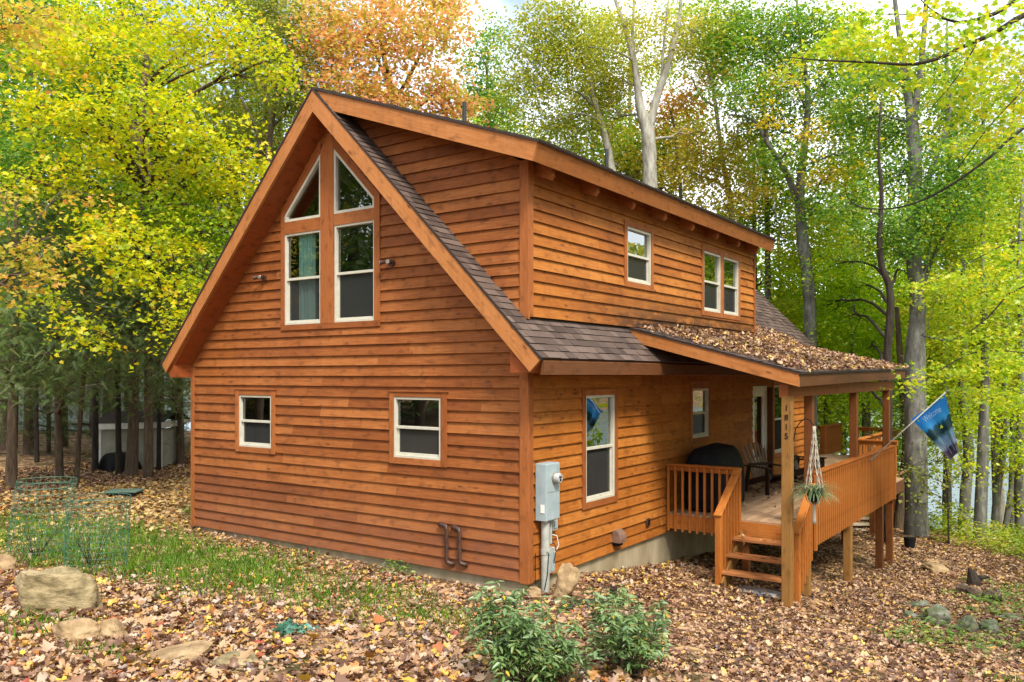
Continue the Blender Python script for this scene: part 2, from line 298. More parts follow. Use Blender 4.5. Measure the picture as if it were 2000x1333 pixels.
class MB:
    """collects polygons with uvs in metres and one random number per piece"""
    def __init__(s): s.v = []; s.f = []; s.uv = []; s.r = []; s.mi = []
    def poly(s, pts, uvs=None, r=None, mi=0):
        b = len(s.v); s.v += [tuple(map(float, p)) for p in pts]; s.f.append(list(range(b, b + len(pts))))
        if uvs is None:
            P = [np.array(p, float) for p in pts]; e = P[1] - P[0]; e /= max(np.linalg.norm(e), 1e-9)
            nn = np.cross(e, P[2] - P[0]); nn /= max(np.linalg.norm(nn), 1e-9); q = np.cross(nn, e)
            uvs = [(float(np.dot(p - P[0], e)), float(np.dot(p - P[0], q))) for p in P]
        s.uv.append(uvs); s.r.append(random.random() if r is None else r); s.mi.append(mi)
    def beam(s, p0, p1, wid, hei, up=(0, 0, 1), r=None, mi=0):
        p0 = np.array(p0, float); p1 = np.array(p1, float); d = p1 - p0; L = np.linalg.norm(d); d /= L
        up = np.array(up, float)
        x = np.cross(d, up); x /= np.linalg.norm(x); y = np.cross(x, d)
        r = random.random() if r is None else r; o = random.random() * 50
        c = []
        for e, t in ((p0, 0), (p1, L)):
            for a, b in ((-1, -1), (1, -1), (1, 1), (-1, 1)): c.append(e + x * a * wid / 2 + y * b * hei / 2)
        lens = [wid, hei, wid, hei]; acc = o
        for k in range(4):
            j = (k + 1) % 4
            s.poly([c[k], c[4 + k], c[4 + j], c[j]], [(o, acc), (o + L, acc), (o + L, acc + lens[k]), (o, acc + lens[k])], r, mi)
            acc += lens[k]
        s.poly([c[0], c[1], c[2], c[3]][::1], [(o, o), (o + wid * .2, o), (o + wid * .2, o + hei), (o, o + hei)], r, mi)
        s.poly([c[7], c[6], c[5], c[4]], [(o, o), (o + wid * .2, o), (o + wid * .2, o + hei), (o, o + hei)], r, mi)
    def box(s, a, b, r=None, mi=0):
        lo = np.array([min(a[k], b[k]) for k in range(3)], float); hi = np.array([max(a[k], b[k]) for k in range(3)], float)
        m = (lo + hi) / 2; L = hi - lo; k = int(np.argmax(L))
        p0 = m.copy(); p1 = m.copy(); p0[k] = lo[k]; p1[k] = hi[k]
        if k == 2: s.beam(p0, p1, L[0], L[1], (0, 1, 0), r, mi)
        elif k == 0: s.beam(p0, p1, L[1], L[2], (0, 0, 1), r, mi)
        else: s.beam(p0, p1, L[0], L[2], (0, 0, 1), r, mi)
    def prism(s, pts, fa, fb, r=None, mi=0):
        """pts: 2-D polygon; fa/fb map a 2-D point to 3-D at the two ends"""
        r = random.random() if r is None else r; o = random.random() * 50
        A = [np.array(fa(p), float) for p in pts]; B = [np.array(fb(p), float) for p in pts]
        n = len(pts)
        L = [np.linalg.norm(A[(k + 1) % n] - A[k]) for k in range(n)]; kk = int(np.argmax(L))
        e = (A[(kk + 1) % n] - A[kk]); e /= np.linalg.norm(e)
        w_ = A[(kk + 2) % n] - A[kk]; q = w_ - np.dot(w_, e) * e; q /= max(np.linalg.norm(q), 1e-9)
        uv = [(o + float(np.dot(p - A[0], e)), o + float(np.dot(p - A[0], q))) for p in A]
        s.poly(A, uv, r, mi); s.poly(B[::-1], uv[::-1], r, mi)
        T = np.linalg.norm(B[0] - A[0])
        acc = 0
        for k in range(n):
            j = (k + 1) % n
            if L[k] > T: u4 = [(o, 0), (o + L[k], 0), (o + L[k], T), (o, T)]
            else: u4 = [(o, acc), (o, acc + L[k]), (o + T, acc + L[k]), (o + T, acc)]
            acc += L[k]
            s.poly([A[k], A[j], B[j], B[k]], u4, r, mi)
    def tube(s, pts, rads, sides=8, r=None, mi=0, cap=True):
        pts = [np.array(p, float) for p in pts]; n = len(pts)
        if not hasattr(rads, '__len__'): rads = [rads] * n
        r = random.random() if r is None else r
        b = len(s.v); ref = np.array([.31, .17, .94])
        for k in range(n):
            d = pts[min(k + 1, n - 1)] - pts[max(k - 1, 0)]; d /= max(np.linalg.norm(d), 1e-9)
            if abs(np.dot(d, ref)) > .98: rf = np.array([1., 0, 0])
            else: rf = ref
            x = np.cross(d, rf); x /= np.linalg.norm(x); y = np.cross(d, x)
            for j in range(sides):
                a = 2 * math.pi * j / sides
                s.v.append(tuple(pts[k] + rads[k] * (math.cos(a) * x + math.sin(a) * y)))
        for k in range(n - 1):
            for j in range(sides):
                jj = (j + 1) % sides
                s.f.append([b + k * sides + j, b + k * sides + jj, b + (k + 1) * sides + jj, b + (k + 1) * sides + j])
                s.uv.append([(k * .3, j * .1), (k * .3, j * .1 + .1), (k * .3 + .3, j * .1 + .1), (k * .3 + .3, j * .1)]); s.r.append(r); s.mi.append(mi)
        if cap:
            for base, rev in ((b, True), (b + (n - 1) * sides, False)):
                f = [base + j for j in range(sides)]
                s.f.append(f[::-1] if rev else f); s.uv.append([(0, 0)] * sides); s.r.append(r); s.mi.append(mi)
    def build(s, name, mats, parent=None, smooth=False, bevel=0):
        me = bpy.data.meshes.new(name); me.from_pydata(s.v, [], s.f); me.update()
        uvl = me.uv_layers.new(name='UVMap')
        flat = [c for f in s.uv for p in f for c in p]
        uvl.data.foreach_set('uv', flat)
        a = me.attributes.new('rnd', 'FLOAT', 'FACE'); a.data.foreach_set('value', s.r)
        for m_ in (mats if isinstance(mats, (list, tuple)) else [mats]): me.materials.append(m_)
        me.polygons.foreach_set('material_index', s.mi)
        if smooth: me.polygons.foreach_set('use_smooth', [True] * len(s.f))
        o = link(name, me, parent)
        if bevel:
            md = o.modifiers.new('w', 'WELD'); md.merge_threshold = .0005
            md = o.modifiers.new('b', 'BEVEL'); md.width = bevel; md.segments = 1; md.limit_method = 'ANGLE'
        return o

def recalc(o):
    import bmesh
    b = bmesh.new(); b.from_mesh(o.data); bmesh.ops.recalc_face_normals(b, faces=b.faces); b.to_mesh(o.data); b.free()

# ---- leaves by the thousand, built with numpy
def proto(verts, faces): return np.array(verts, float), faces
P_DIAMOND = proto([(0, 0, 0), (.36, .42, .10), (0, 1, -.05), (-.36, .42, .10)], [[0, 1, 2], [0, 2, 3]])
_h = [(0, 0, 0), (.20, -.08, .05), (.50, .10, .12), (.33, .26, .08), (.52, .58, .14), (.24, .52, .06), (0, 1, 0)]
P_MAPLE = proto(_h + [(-x, y, z) for x, y, z in _h[1:6]], [[0, 1, 2, 3, 4, 5, 6], [0, 6, 11, 10, 9, 8, 7]])
P_CURL = proto([(0, 0, .05), (.28, -.02, .18), (.50, .22, .26), (.30, .40, .1), (.36, .74, .25), (0, 1, .22),
                (-.24, .05, .16), (-.46, .30, .22), (-.22, .45, .08), (-.30, .70, .30), (0, .45, -.02)],
               [[0, 1, 2, 3, 10], [10, 3, 4, 5], [0, 10, 8, 7, 6], [10, 5, 9, 8]])
P_LONG = proto([(0, 0, 0), (.16, .35, .05), (.10, .75, .02), (0, 1, -.08), (-.10, .75, .02), (-.16, .35, .05)], [[0, 1, 2, 3], [0, 3, 4, 5]])
def _spray():
    v = []; f = []
    v += [(-.012, 0, 0), (.012, 0, 0), (0, 1, -.12)]; f.append([0, 1, 2])
    for k in range(8):
        t = .08 + .11 * k; L = .30 * (1 - .62 * t)
        for s in (-1, 1):
            b = len(v); z = -.12 * t * t
            v += [(0, t - .035, z), (s * L, t + .22 * (1 - .4 * t), z - .05), (0, t + .035, z)]
            f.append([b, b + 1, b + 2])
    return proto(v, f)
P_SPRAY = _spray()
P_BLADE = proto([(-.035, 0, 0), (.035, 0, 0), (.02, .6, .12), (0, 1, .4), (-.02, .6, .12)], [[0, 1, 2, 3, 4]])

def leaf_cloud(name, pos, size, rnd, mat, pr=P_DIAMOND, tilt=.6, droop=.25, parent=None, normal=None, yaw=None, upright=False):
    pos = np.asarray(pos, float); n = len(pos)
    V, Fc = pr; nv = len(V)
    ya = RS.uniform(0, 2 * math.pi, n) if yaw is None else yaw
    if upright:
        d = np.stack([RS.normal(0, tilt, n), RS.normal(0, tilt, n), np.ones(n)], 1)
        nr = np.stack([np.cos(ya), np.sin(ya), np.zeros(n)], 1)
    else:
        d = np.stack([np.cos(ya), np.sin(ya), -np.abs(RS.normal(droop, droop, n))], 1)
        up = np.array([0, 0, 1.]) if normal is None else np.asarray(normal, float)
        nr = up + RS.normal(0, tilt, (n, 3))
    d /= np.linalg.norm(d, axis=1)[:, None]
    x = np.cross(d, nr); x /= np.maximum(np.linalg.norm(x, axis=1), 1e-6)[:, None]; z = np.cross(x, d)
    if normal is not None and not upright: # lie in the surface
        nr /= np.linalg.norm(nr, axis=1)[:, None]; d = np.cross(nr, x); z = nr
    sz = np.broadcast_to(np.asarray(size, float), (n,))
    asp = RS.uniform(.75, 1.2, n)
    P = pos[:, None, :] + sz[:, None, None] * (V[None, :, 0, None] * asp[:, None, None] * x[:, None, :] + V[None, :, 1, None] * d[:, None, :] + V[None, :, 2, None] * z[:, None, :])
    P = P.reshape(-1, 3)
    lt = np.array([len(f) for f in Fc]); lv = np.concatenate([np.array(f) for f in Fc]); nl = len(lv)
    me = bpy.data.meshes.new(name)
    me.vertices.add(n * nv); me.vertices.foreach_set('co', P.astype(np.float32).ravel())
    loops = (lv[None, :] + (np.arange(n) * nv)[:, None]).ravel()
    me.loops.add(n * nl); me.loops.foreach_set('vertex_index', loops.astype(np.int32))
    tot = np.tile(lt, n); st = np.concatenate([[0], np.cumsum(tot)[:-1]])
    me.polygons.add(len(tot)); me.polygons.foreach_set('loop_start', st.astype(np.int32))
    me.polygons.foreach_set('loop_total', tot.astype(np.int32))
    me.update(calc_edges=True)
    a = me.attributes.new('rnd', 'FLOAT', 'FACE'); a.data.foreach_set('value', np.repeat(np.clip(rnd, 0, 1), len(Fc)).astype(np.float32))
    me.materials.append(mat)
    return link(name, me, parent)

# ------------------------------------------------------------------ terrain
CTL = np.array([(-8, 0, -.10), (-6, -.2, -.13), (-4, -.2, -.15), (-2, -.2, -.20), (0, -.2, -.22), (.3, .5, -.2), (.1, 1.4, -.17), (.1, 3.5, -.46), (.1, 5.6, -.68), (.1, 9, -1.0), (0, 14, -1.5),
 (1.3, 3.65, -.60), (2.65, 3.3, -.69), (2.65, 4.6, -.80), (2.65, 7.5, -1.17), (2.65, 10.6, -1.50), (2.6, 15.4, -1.45), (3.7, 18.7, -2.1), (8, 16, -2.0), (8, 8, -1.3), (5, 4, -.85), (4.2, -.5, -.22),
 (6.6, -9.8, 1.2), (2.3, -3.64, .17), (-.67, -6.65, .45), (-3.7, -4.8, .15), (-7.2, -3.6, .05), (-5, -2, -.06), (-2, -2.5, -.03), (0, -2, -.06), (1.5, -1.5, -.10), (5.93, 1.5, -.6),
 (-16, 2, .05), (-20, 10, .0), (-20, -10, .3), (-40, 0, .3), (-60, 20, .3), (20, 0, -.9), (20, -20, 1.0), (0, -20, 1.3), (-8, 8, -.1), (-8, 16, -.6), (20, 16, -2.2), (-25, 25, -.8), (40, 0, -1)], float)
_d = np.hypot(CTL[:, None, 0] - CTL[None, :, 0], CTL[:, None, 1] - CTL[None, :, 1])
_A = np.zeros((len(CTL) + 3,) * 2); _A[:-3, :-3] = _d; _A[:-3, -3] = 1; _A[:-3, -2:] = CTL[:, :2]; _A[-3, :-3] = 1; _A[-2:, :-3] = CTL[:, :2].T
_A[:-3, :-3] -= np.eye(len(CTL)) * .12
_wt = np.linalg.solve(_A, np.concatenate([CTL[:, 2], [0, 0, 0]]))
def gz(x, y):
    x = np.asarray(x, float); y = np.asarray(y, float); sh = np.broadcast(x, y).shape
    X = np.broadcast_to(x, sh).ravel(); Y = np.broadcast_to(y, sh).ravel(); out_ = np.empty(len(X))
    for k in range(0, len(X), 20000):
        xx = np.clip(X[k:k + 20000], -70, 45); yy = np.clip(Y[k:k + 20000], -25, 26)
        dd = np.hypot(xx[:, None] - CTL[None, :, 0], yy[:, None] - CTL[None, :, 1])
        z = dd @ _wt[:-3] + _wt[-3] + xx * _wt[-2] + yy * _wt[-1]
        z = np.clip(z, -3.2, 1.6)
        Xr = X[k:k + 20000]; Yr = Y[k:k + 20000]
        # the bank falls to the lake beyond y = 19
        t = np.clip((Yr - 19) / 17, 0, 1); t = t * t * (3 - 2 * t); z = z * (1 - t) + t * -8.5
        # the far shore and its hills
        s = np.clip((Yr + Xr * .25 - 190) / 60, 0, 1); s2 = np.clip((Yr + Xr * .25 - 200) / 260, 0, 1)
        z = z + s * 4 + s2 * s2 * (3 - 2 * s2) * (52 + 14 * np.sin(Xr / 70) + 8 * np.sin(Xr / 31 + 1))
        out_[k:k + 20000] = z
    r_ = out_.reshape(sh)
    return r_
def gzf(x, y): return float(gz(np.array([x]), np.array([y]))[0])

def axis_pts(lo, flo, fhi, hi, step):
    a = list(np.arange(flo, fhi, step)); s = step; v = a[-1]
    while v < hi: s *= 1.18; v += s; a.append(min(v, hi))
    s = step; v = flo; b = []
    while v > lo: s *= 1.18; v -= s; b.append(max(v, lo))
    return np.array(b[::-1] + a)
def build_ground():
    xs = axis_pts(-900, -22, 10, 900, .3); ys = axis_pts(-600, -8, 24, 900, .3)
    X, Y = np.meshgrid(xs, ys, indexing='ij'); Z = gz(X, Y)
    near = np.exp(-((X - 0) ** 2 + (Y - 2) ** 2) / 600)
    Z = Z + near * .03 * (np.sin(X * 3.1 + Y * 1.3) + np.sin(Y * 4.7 - X * 2.2 + 1) * .8 + np.sin(X * 7.3 + Y * 6.1) * .4)
    nx, ny = X.shape; P = np.stack([X, Y, Z], -1).reshape(-1, 3)
    i, j = np.meshgrid(np.arange(nx - 1), np.arange(ny - 1), indexing='ij'); b = (i * ny + j).ravel()
    fs = np.stack([b, b + ny, b + ny + 1, b + 1], 1)
    me = bpy.data.meshes.new('ground'); me.from_pydata(P.tolist(), [], fs.tolist()); me.update()
    me.polygons.foreach_set('use_smooth', [True] * len(fs)); me.materials.append(M['ground'])
    tag(link('ground', me), kind='structure')
    wb = MB(); wb.poly([(-700, 22, -6), (700, 22, -6), (700, 420, -6), (-700, 420, -6)])
    tag(wb.build('water', M['water']), kind='structure')
build_ground()
def inhouse(x, y, m=0.0): return (x > -8 - m) & (x < 0 + m) & (y > 0 - m) & (y < 14.6)

# ------------------------------------------------------------------ the cabin
HW, HL = 7.94, 14.5          # width and length; the gable wall is y=0, the porch side x=0
RX, RZ = -3.95, 7.68         # ridge
EXPO = .1725
cabin = empty('cabin', (RX, HL / 2, 0), 'orange stained cedar cabin with steep gable and long shed dormer', 'cabin')
def zr(x): return RZ - (x - RX) if x > RX else RZ - 1.045 * (RX - x)     # top of the main roof
def zd(x): return RZ - .355 * (x - RX)                                   # top of the dormer roof

def Pg(u, z, n): return (u, -n, z)            # gable wall frame: u=+x
def Ps(u, z, n): return (n, u, z)             # porch side frame: u=+y
def siding(mb, P, z0, z1, umin, umax, opens, flip=False):
    ncs = int(math.ceil((z1 - z0) / EXPO))
    for c in range(ncs):
        zb = z0 + c * EXPO; zt = zb + EXPO
        wob = random.uniform(-.004, .004)
        lo = min(umin(zb), umin(zt)); hi = max(umax(zb), umax(zt))
        cuts = [lo]; u = lo + random.uniform(.6, 4)
        while u < hi - .4: cuts.append(u); u += random.uniform(2.2, 4.6)
        cuts.append(hi)
        zs = sorted({zb, min(zt, z1)} | {z for o in opens for z in (o[2], o[3]) if zb < z < min(zt, z1)})
        for k in range(len(cuts) - 1):
            r = min(1, max(0, random.gauss(.5, .24))); uo = random.uniform(0, 60); vo = random.uniform(0, 60); thk = random.uniform(.031, .037)
            for za, zc in zip(zs[:-1], zs[1:]):
                zm = (za + zc) / 2
                ivs = [(max(cuts[k], min(umin(za), umin(zc))), min(cuts[k + 1], max(umax(za), umax(zc))))]
                for (a, b, c0, c1) in opens:
                    if c0 <= zm <= c1:
                        nv = []
                        for p, q in ivs:
                            if b <= p or a >= q: nv.append((p, q)); continue
                            if p < a: nv.append((p, a))
                            if b < q: nv.append((b, q))
                        ivs = nv
                for p, q in ivs:
                    if q - p < .005: continue
                    f = lambda z: .004 + thk * (1 - (z - zb) / EXPO)
                    A = max(p, umin(za)), min(q, umax(za)); B = max(p, umin(zc)), min(q, umax(zc))
                    if A[1] <= A[0] and B[1] <= B[0]: continue
                    if A[1] < A[0]: A = ((A[0] + A[1]) / 2,) * 2
                    if B[1] < B[0]: B = ((B[0] + B[1]) / 2,) * 2
                    w0 = wob if za == zb else 0
                    pts = [(A[0], za + w0), (A[1], za + w0), (B[1], zc), (B[0], zc)]
                    uv = [(uo + a_, vo + (z_ - zb)) for a_, z_ in pts]
                    P3 = [P(a_, z_, f(z_)) for a_, z_ in pts]
                    if flip: P3 = P3[::-1]; uv = uv[::-1]
                    mb.poly(P3, uv, r)
                    if za == zb:
                        q4 = [P(A[0], za + w0, -.0), P(A[1], za + w0, -.0), P(A[1], za + w0, f(za)), P(A[0], za + w0, f(za))]
                        mb.poly(q4 if not flip else q4[::-1], [(uo, vo), (uo + A[1] - A[0], vo), (uo + A[1] - A[0], vo + .02), (uo, vo + .02)], 0)  # lap shadow put into the colour: undersides take the darkest tone

# windows: (u0, u1, z0, z1) of the vinyl frame
GW = [(-6.47, -5.54, 1.62, 2.575), (-2.545, -1.57, 1.64, 2.60)]
BIG = [(-5.18, -4.24, 3.83, 5.44), (-3.91, -2.965, 3.83, 5.47)]
SW = [(1.585, 2.552, .93, 2.62), (5.81, 6.66, 1.68, 2.67), (10.95, 12.35, .98, 2.68)]
DW = [(3.0, 3.93, 4.56, 5.50), (6.40, 7.33, 4.27, 5.50), (7.50, 8.42, 4.27, 5.50)]
DOOR = (9.40, 10.42, .42, 2.68)
g = MB()
op = [(a - .02, b + .02, c - .02, d + .02) for a, b, c, d in GW] + [(-5.2, -2.90, 3.76, 5.80)] + [(-5.24 + z_ - 5.78, -2.90 - (z_ - 5.83), z_, z_ + .07) for z_ in np.arange(5.80, 6.84, .07)]
def gmin(z): return max(-HW, RX - (RZ - .33 - z) / 1.045)
def gmax(z): return min(0, RX + (RZ - .33 - z))
siding(g, Pg, 0, 7.35, gmin, gmax, op)
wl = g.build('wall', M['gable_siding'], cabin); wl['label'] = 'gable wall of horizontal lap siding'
g = MB()   # dormer cheek, in the same plane as the gable wall
siding(g, Pg, 3.70, 7.3, lambda z: RX + (RZ - z) - .05 if RX + (RZ - z) - .05 < 0 else 0, lambda z: min(0, RX + (RZ - .27 - z) / .355) if z < 7.4 else RX, [])
g.build('wall', M['gable_siding'], cabin)
g = MB()
op = [(a - .02, b + .02, c - .02, d + .02) for a, b, c, d in SW] + [(DOOR[0], DOOR[1], DOOR[2], DOOR[3])]
siding(g, Ps, 0, 3.15, lambda z: 0, lambda z: HL, op, flip=False)
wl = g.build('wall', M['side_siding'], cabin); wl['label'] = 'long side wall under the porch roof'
g = MB()
op = [(a - .02, b + .02, c - .02, d + .02) for a, b, c, d in DW]
siding(g, Ps, 3.78, 6.02, lambda z: 0, lambda z: 9.53, op)
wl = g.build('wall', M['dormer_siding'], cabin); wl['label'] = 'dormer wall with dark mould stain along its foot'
# far gable, back wall, dormer end
g = MB()
g.poly([(-HW, HL, 0), (-HW, HL, 3.2), (RX, HL, 7.3), (0, HL, 3.4), (0, HL, 0)])
g.poly([(-HW, 0, 0), (-HW, 0, 3.2), (-HW, HL, 3.2), (-HW, HL, 0)])
g.poly([(0, 9.52, 3.7), (0, 9.52, 6.0), (RX, 9.52, 7.38)])
g.build('wall', M['gable_siding'], cabin)
# backing sheets behind the windows; the unlit rooms' darkness is in their colour
g = MB()
g.poly([(-HW, .9, 0), (0, .9, 0), (0, .9, 3), (RX, .9, 7), (-HW, .9, 3)])
g.poly([(-.9, .9, 0), (-.9, HL, 0), (-.9, HL, 4.2), (-.9, 9.4, 4.2), (-.9, 9.4, 6), (-.9, .9, 6)])
g.build('dark_room_backing', M['dark_int'], cabin)
# foundation
g = MB()
g.box((-HW + .03, .03, -2.6), (-.03, HL - .03, -.003)); g.build('foundation', M['concrete'], cabin)
# corner boards
for nm, a, b in (('corner_board', (-.105, -.046, -.02), (.046, .0, 3.12)), ('corner_board', (.0, .001, -.02), (.047, .09, 3.12)),
                 ('corner_board', (-HW - .03, -.046, -.02), (-HW + .075, .0, 3.10)), ('corner_board', (-HW - .03, .001, -.02), (-HW, .09, 3.1)),
                 ('corner_board', (-.105, -.046, 3.74), (.046, .0, 6.0)), ('corner_board', (.0, .001, 3.80), (.047, .09, 6.0)), ('corner_board', (.0, 9.45, 3.8), (.047, 9.54, 5.95))):
    g = MB(); g.box(a, b); g.build(nm, M['trim'], cabin, bevel=.003)

def window(P, u0, u1, z0, z1, kind='hung', trim=(.10, .10, .10, .10), gl='glass', curtain=False, cap=False):
    """frame > panes; trim boards round it.  trim = left, right, bottom, top"""
    fw = .040; g = MB()
    def bx(g_, a0, a1, b0, b1, n0, n1):
        p = [P(a0, b0, n0), P(a1, b1, n1)]; g_.box(p[0], p[1])
    bx(g, u0, u0 + fw, z0, z1, -.04, .034); bx(g, u1 - fw, u1, z0, z1, -.04, .034)
    bx(g, u0 + fw, u1 - fw, z0, z0 + fw, -.04, .033); bx(g, u0 + fw, u1 - fw, z1 - fw, z1, -.04, .033)
    zm = (z0 + z1) / 2
    bx(g, u0 + fw, u1 - fw, zm - .022, zm + .022, -.036, .020)
    # lower sash, set back
    s = .03
    bx(g, u0 + fw, u0 + fw + s, z0 + fw, zm - .022, -.045, -.012); bx(g, u1 - fw - s, u1 - fw, z0 + fw, zm - .022, -.045, -.012)
    bx(g, u0 + fw + s, u1 - fw - s, z0 + fw, z0 + fw + .04, -.045, -.012)
    w_ = g.build('window', M['vinyl'], cabin, bevel=.003)
    g = MB(); q = [(u0 + fw, zm + .02), (u1 - fw, zm + .02), (u1 - fw, z1 - fw), (u0 + fw, z1 - fw)]
    g.poly([P(a, b, -.022) for a, b in q]); g.build('pane', M[gl], w_)
    g = MB(); q = [(u0 + fw + s, z0 + fw + .03), (u1 - fw - s, z0 + fw + .03), (u1 - fw - s, zm - .02), (u0 + fw + s, zm - .02)]
    g.poly([P(a, b, -.026) for a, b in q]); g.build('pane', M['screen_glass'], w_)
    if curtain:
        g = MB(); n = 40; c0, c1 = u0 + .26, u0 + .66
        for k in range(n):
            a0 = c0 + (c1 - c0) * k / n; a1 = c0 + (c1 - c0) * (k + 1) / n
            f = lambda a: -.09 + .03 * math.sin(a * 75) + .012 * math.sin(a * 31)
            g.poly([P(a0, z0, f(a0)), P(a1, z0, f(a1)), P(a1, z1, f(a1)), P(a0, z1, f(a0))], r=.5)
        g.build('curtain', M['curtain'], w_, smooth=True)
    if trim:
        l, r_, b, t = trim; g = MB()
        if l: bx(g, u0 - l, u0, z0 - b, z1 + t, .0, .048)
        if r_: bx(g, u1, u1 + r_, z0 - b, z1 + t, .0, .048)
        if b: bx(g, u0, u1, z0 - b, z0, .0, .046)
        if t: bx(g, u0, u1, z1, z1 + t, .0, .046)
        if cap: bx(g, u0 - l - .02, u1 + r_ + .02, z1 + t, z1 + t + .02, .0, .064)
        g.build('trim', M['trim'], w_, bevel=.003)
    return w_
def screen_glass():
    m, n, o = nodes('screened glass')
    t = N(n, 'ShaderNodeBsdfTransparent'); t.inputs[0].default_value = (.75, .78, .78, 1)
    d = N(n, 'ShaderNodeBsdfDiffuse'); d.inputs['Color'].default_value = (.046, .048, .047, 1)
    g_ = N(n, 'ShaderNodeBsdfGlossy'); g_.inputs['Roughness'].default_value = .08
    x = N(n, 'ShaderNodeMixShader'); x.inputs[0].default_value = .60; n.links.new(t.outputs[0], x.inputs[1]); n.links.new(d.outputs[0], x.inputs[2])
    y = N(n, 'ShaderNodeMixShader'); y.inputs[0].default_value = .05; n.links.new(x.outputs[0], y.inputs[1]); n.links.new(g_.outputs[0], y.inputs[2])
    n.links.new(y.outputs[0], o.inputs[0]); return m
M['screen_glass'] = screen_glass()
window(Pg, *GW[0], cap=True); window(Pg, *GW[1], trim=(.09, .12, .10, .08), cap=True)
window(Pg, *BIG[0], trim=None, curtain=True); window(Pg, *BIG[1], trim=None)
window(Ps, *SW[0], gl='glass_side'); window(Ps, *SW[1], gl='glass_side', trim=(.09, .09, .09, .16)); window(Ps, *SW[2], gl='glass_side')
window(Ps, *DW[0], gl='glass_side'); window(Ps, *DW[1], gl='glass_side', trim=(.10, .085, .10, .10)); window(Ps, *DW[2], gl='glass_side', trim=(.084, .10, .10, .10))
# trapezoid windows
def trap(pts, inner):
    g = MB(); n = len(pts)
    for k in range(n):
        j = (k + 1) % n
        g.prism([pts[k], pts[j], inner[j], inner[k]], lambda p: Pg(p[0], p[1], -.04), lambda p: Pg(p[0], p[1], .034))
    w_ = g.build('window', M['vinyl'], cabin)
    g = MB(); g.poly([Pg(a, b, -.02) for a, b in inner]); g.build('pane', M['glass'], w_)
def inset(pts, d):
    n = len(pts); res = []
    for k in range(n):
        p0 = np.array(pts[k - 1]); p = np.array(pts[k]); p1 = np.array(pts[(k + 1) % n])
        e0 = (p - p0) / np.linalg.norm(p - p0); e1 = (p1 - p) / np.linalg.norm(p1 - p)
        n0 = np.array([-e0[1], e0[0]]); n1 = np.array([-e1[1], e1[0]])
        b_ = (n0 + n1); res.append(tuple(p + b_ * d / (1 + np.dot(n0, n1))))
    return res
TL = [(-5.18, 5.65), (-4.24, 5.65), (-4.24, 6.76), (-5.18, 5.78)]
TR = [(-3.93, 5.66), (-2.97, 5.66), (-2.97, 5.83), (-3.93, 6.79)]
trap(TL, inset(TL, .05)); trap(TR, inset(TR, .05))
# boards round the window group
g = MB()
def tb(pts, n1): g.prism(pts, lambda p: Pg(p[0], p[1], 0), lambda p: Pg(p[0], p[1], n1))
tb([(-5.27, 3.74), (-2.85, 3.74), (-2.85, 3.83), (-5.27, 3.83)], .046)
tb([(-5.27, 3.83), (-5.18, 3.83), (-5.18, 5.78), (-5.27, 5.83)], .048)
tb([(-2.97, 3.83), (-2.85, 3.83), (-2.85, 5.86), (-2.97, 5.83)], .048)
tb([(-4.24, 3.83), (-3.91, 3.83), (-3.93, 6.79), (-3.95, 7.04), (-4.06, 7.05), (-4.24, 6.78)], .049)
tb([(-5.18, 5.44), (-4.24, 5.44), (-4.24, 5.65), (-5.18, 5.65)], .045)
tb([(-3.91, 5.47), (-2.97, 5.47), (-2.97, 5.66), (-3.93, 5.66)], .045)
tb([(-5.27, 5.84), (-5.18, 5.78), (-4.24, 6.76), (-4.24, 6.93), (-4.26, 6.96)], .047)
tb([(-3.93, 6.79), (-2.97, 5.83), (-2.85, 5.87), (-3.93, 6.97)], .047)
g.build('window_trim', M['trim'], cabin, bevel=.003)

# roofs
Y0, Y1 = -.45, 15.0
def slab(name, pts, y0, y1, mat, y0b=None):
    g = MB(); g.prism(pts, lambda p: (p[0], y0, p[1]), lambda p: (p[0], y1, p[1])); o = g.build(name, mat, cabin); recalc(o); return o
EX = .53
# sheathing and soffit of the main roof (right, left), then the dormer
slab('soffit', [(RX, RZ - .05), (EX, zr(EX) - .05), (EX - .16, zr(EX) - .23), (EX - .16, 2.98), (.0, 2.98), (0, zr(0) - .34), (RX, RZ - .36)], Y0 + .03, Y1 - .03, M['soffit'])
slab('soffit', [(RX, RZ - .05), (RX, RZ - .37), (-HW, zr(-HW) - .37), (-HW, 2.9), (-HW - .12, 2.9), (-8.26 + .01, zr(-8.26) - .05)], Y0 + .03, Y1 - .03, M['soffit'])
# rake boards
def rake(pts, y0=Y0 - .03, y1=Y0 + .02, lab=None):
    o = slab('rake_board', pts, y0, y1, M['fascia'])
    if lab: o['label'] = lab
    return o
dR = .255 / math.sqrt(2)
tipR = (.54, zr(.54) - .03); tipL = (-8.25, zr(-8.25) - .03)
rake([(RX, RZ - .035), tipR, (tipR[0] - dR, tipR[1] - dR + .01), (RX, RZ - .39)])
rake([(RX, RZ - .035), (RX, RZ - .39), (tipL[0] + .115, tipL[1] - .16), tipL])
rake([(RX, RZ - .035), tipR, (tipR[0] - dR, tipR[1] - dR + .01), (RX, RZ - .39)], Y1 - .02, Y1 + .02)
# eave fascia right (only near part shows) and left
slab('fascia', [(EX + .002, zr(EX) - .045), (EX + .03, zr(EX) - .07), (EX + .03, zr(EX) - .25), (EX - .03, zr(EX) - .25)], Y0 + .02, Y1 - .03, M['eave_fascia'])
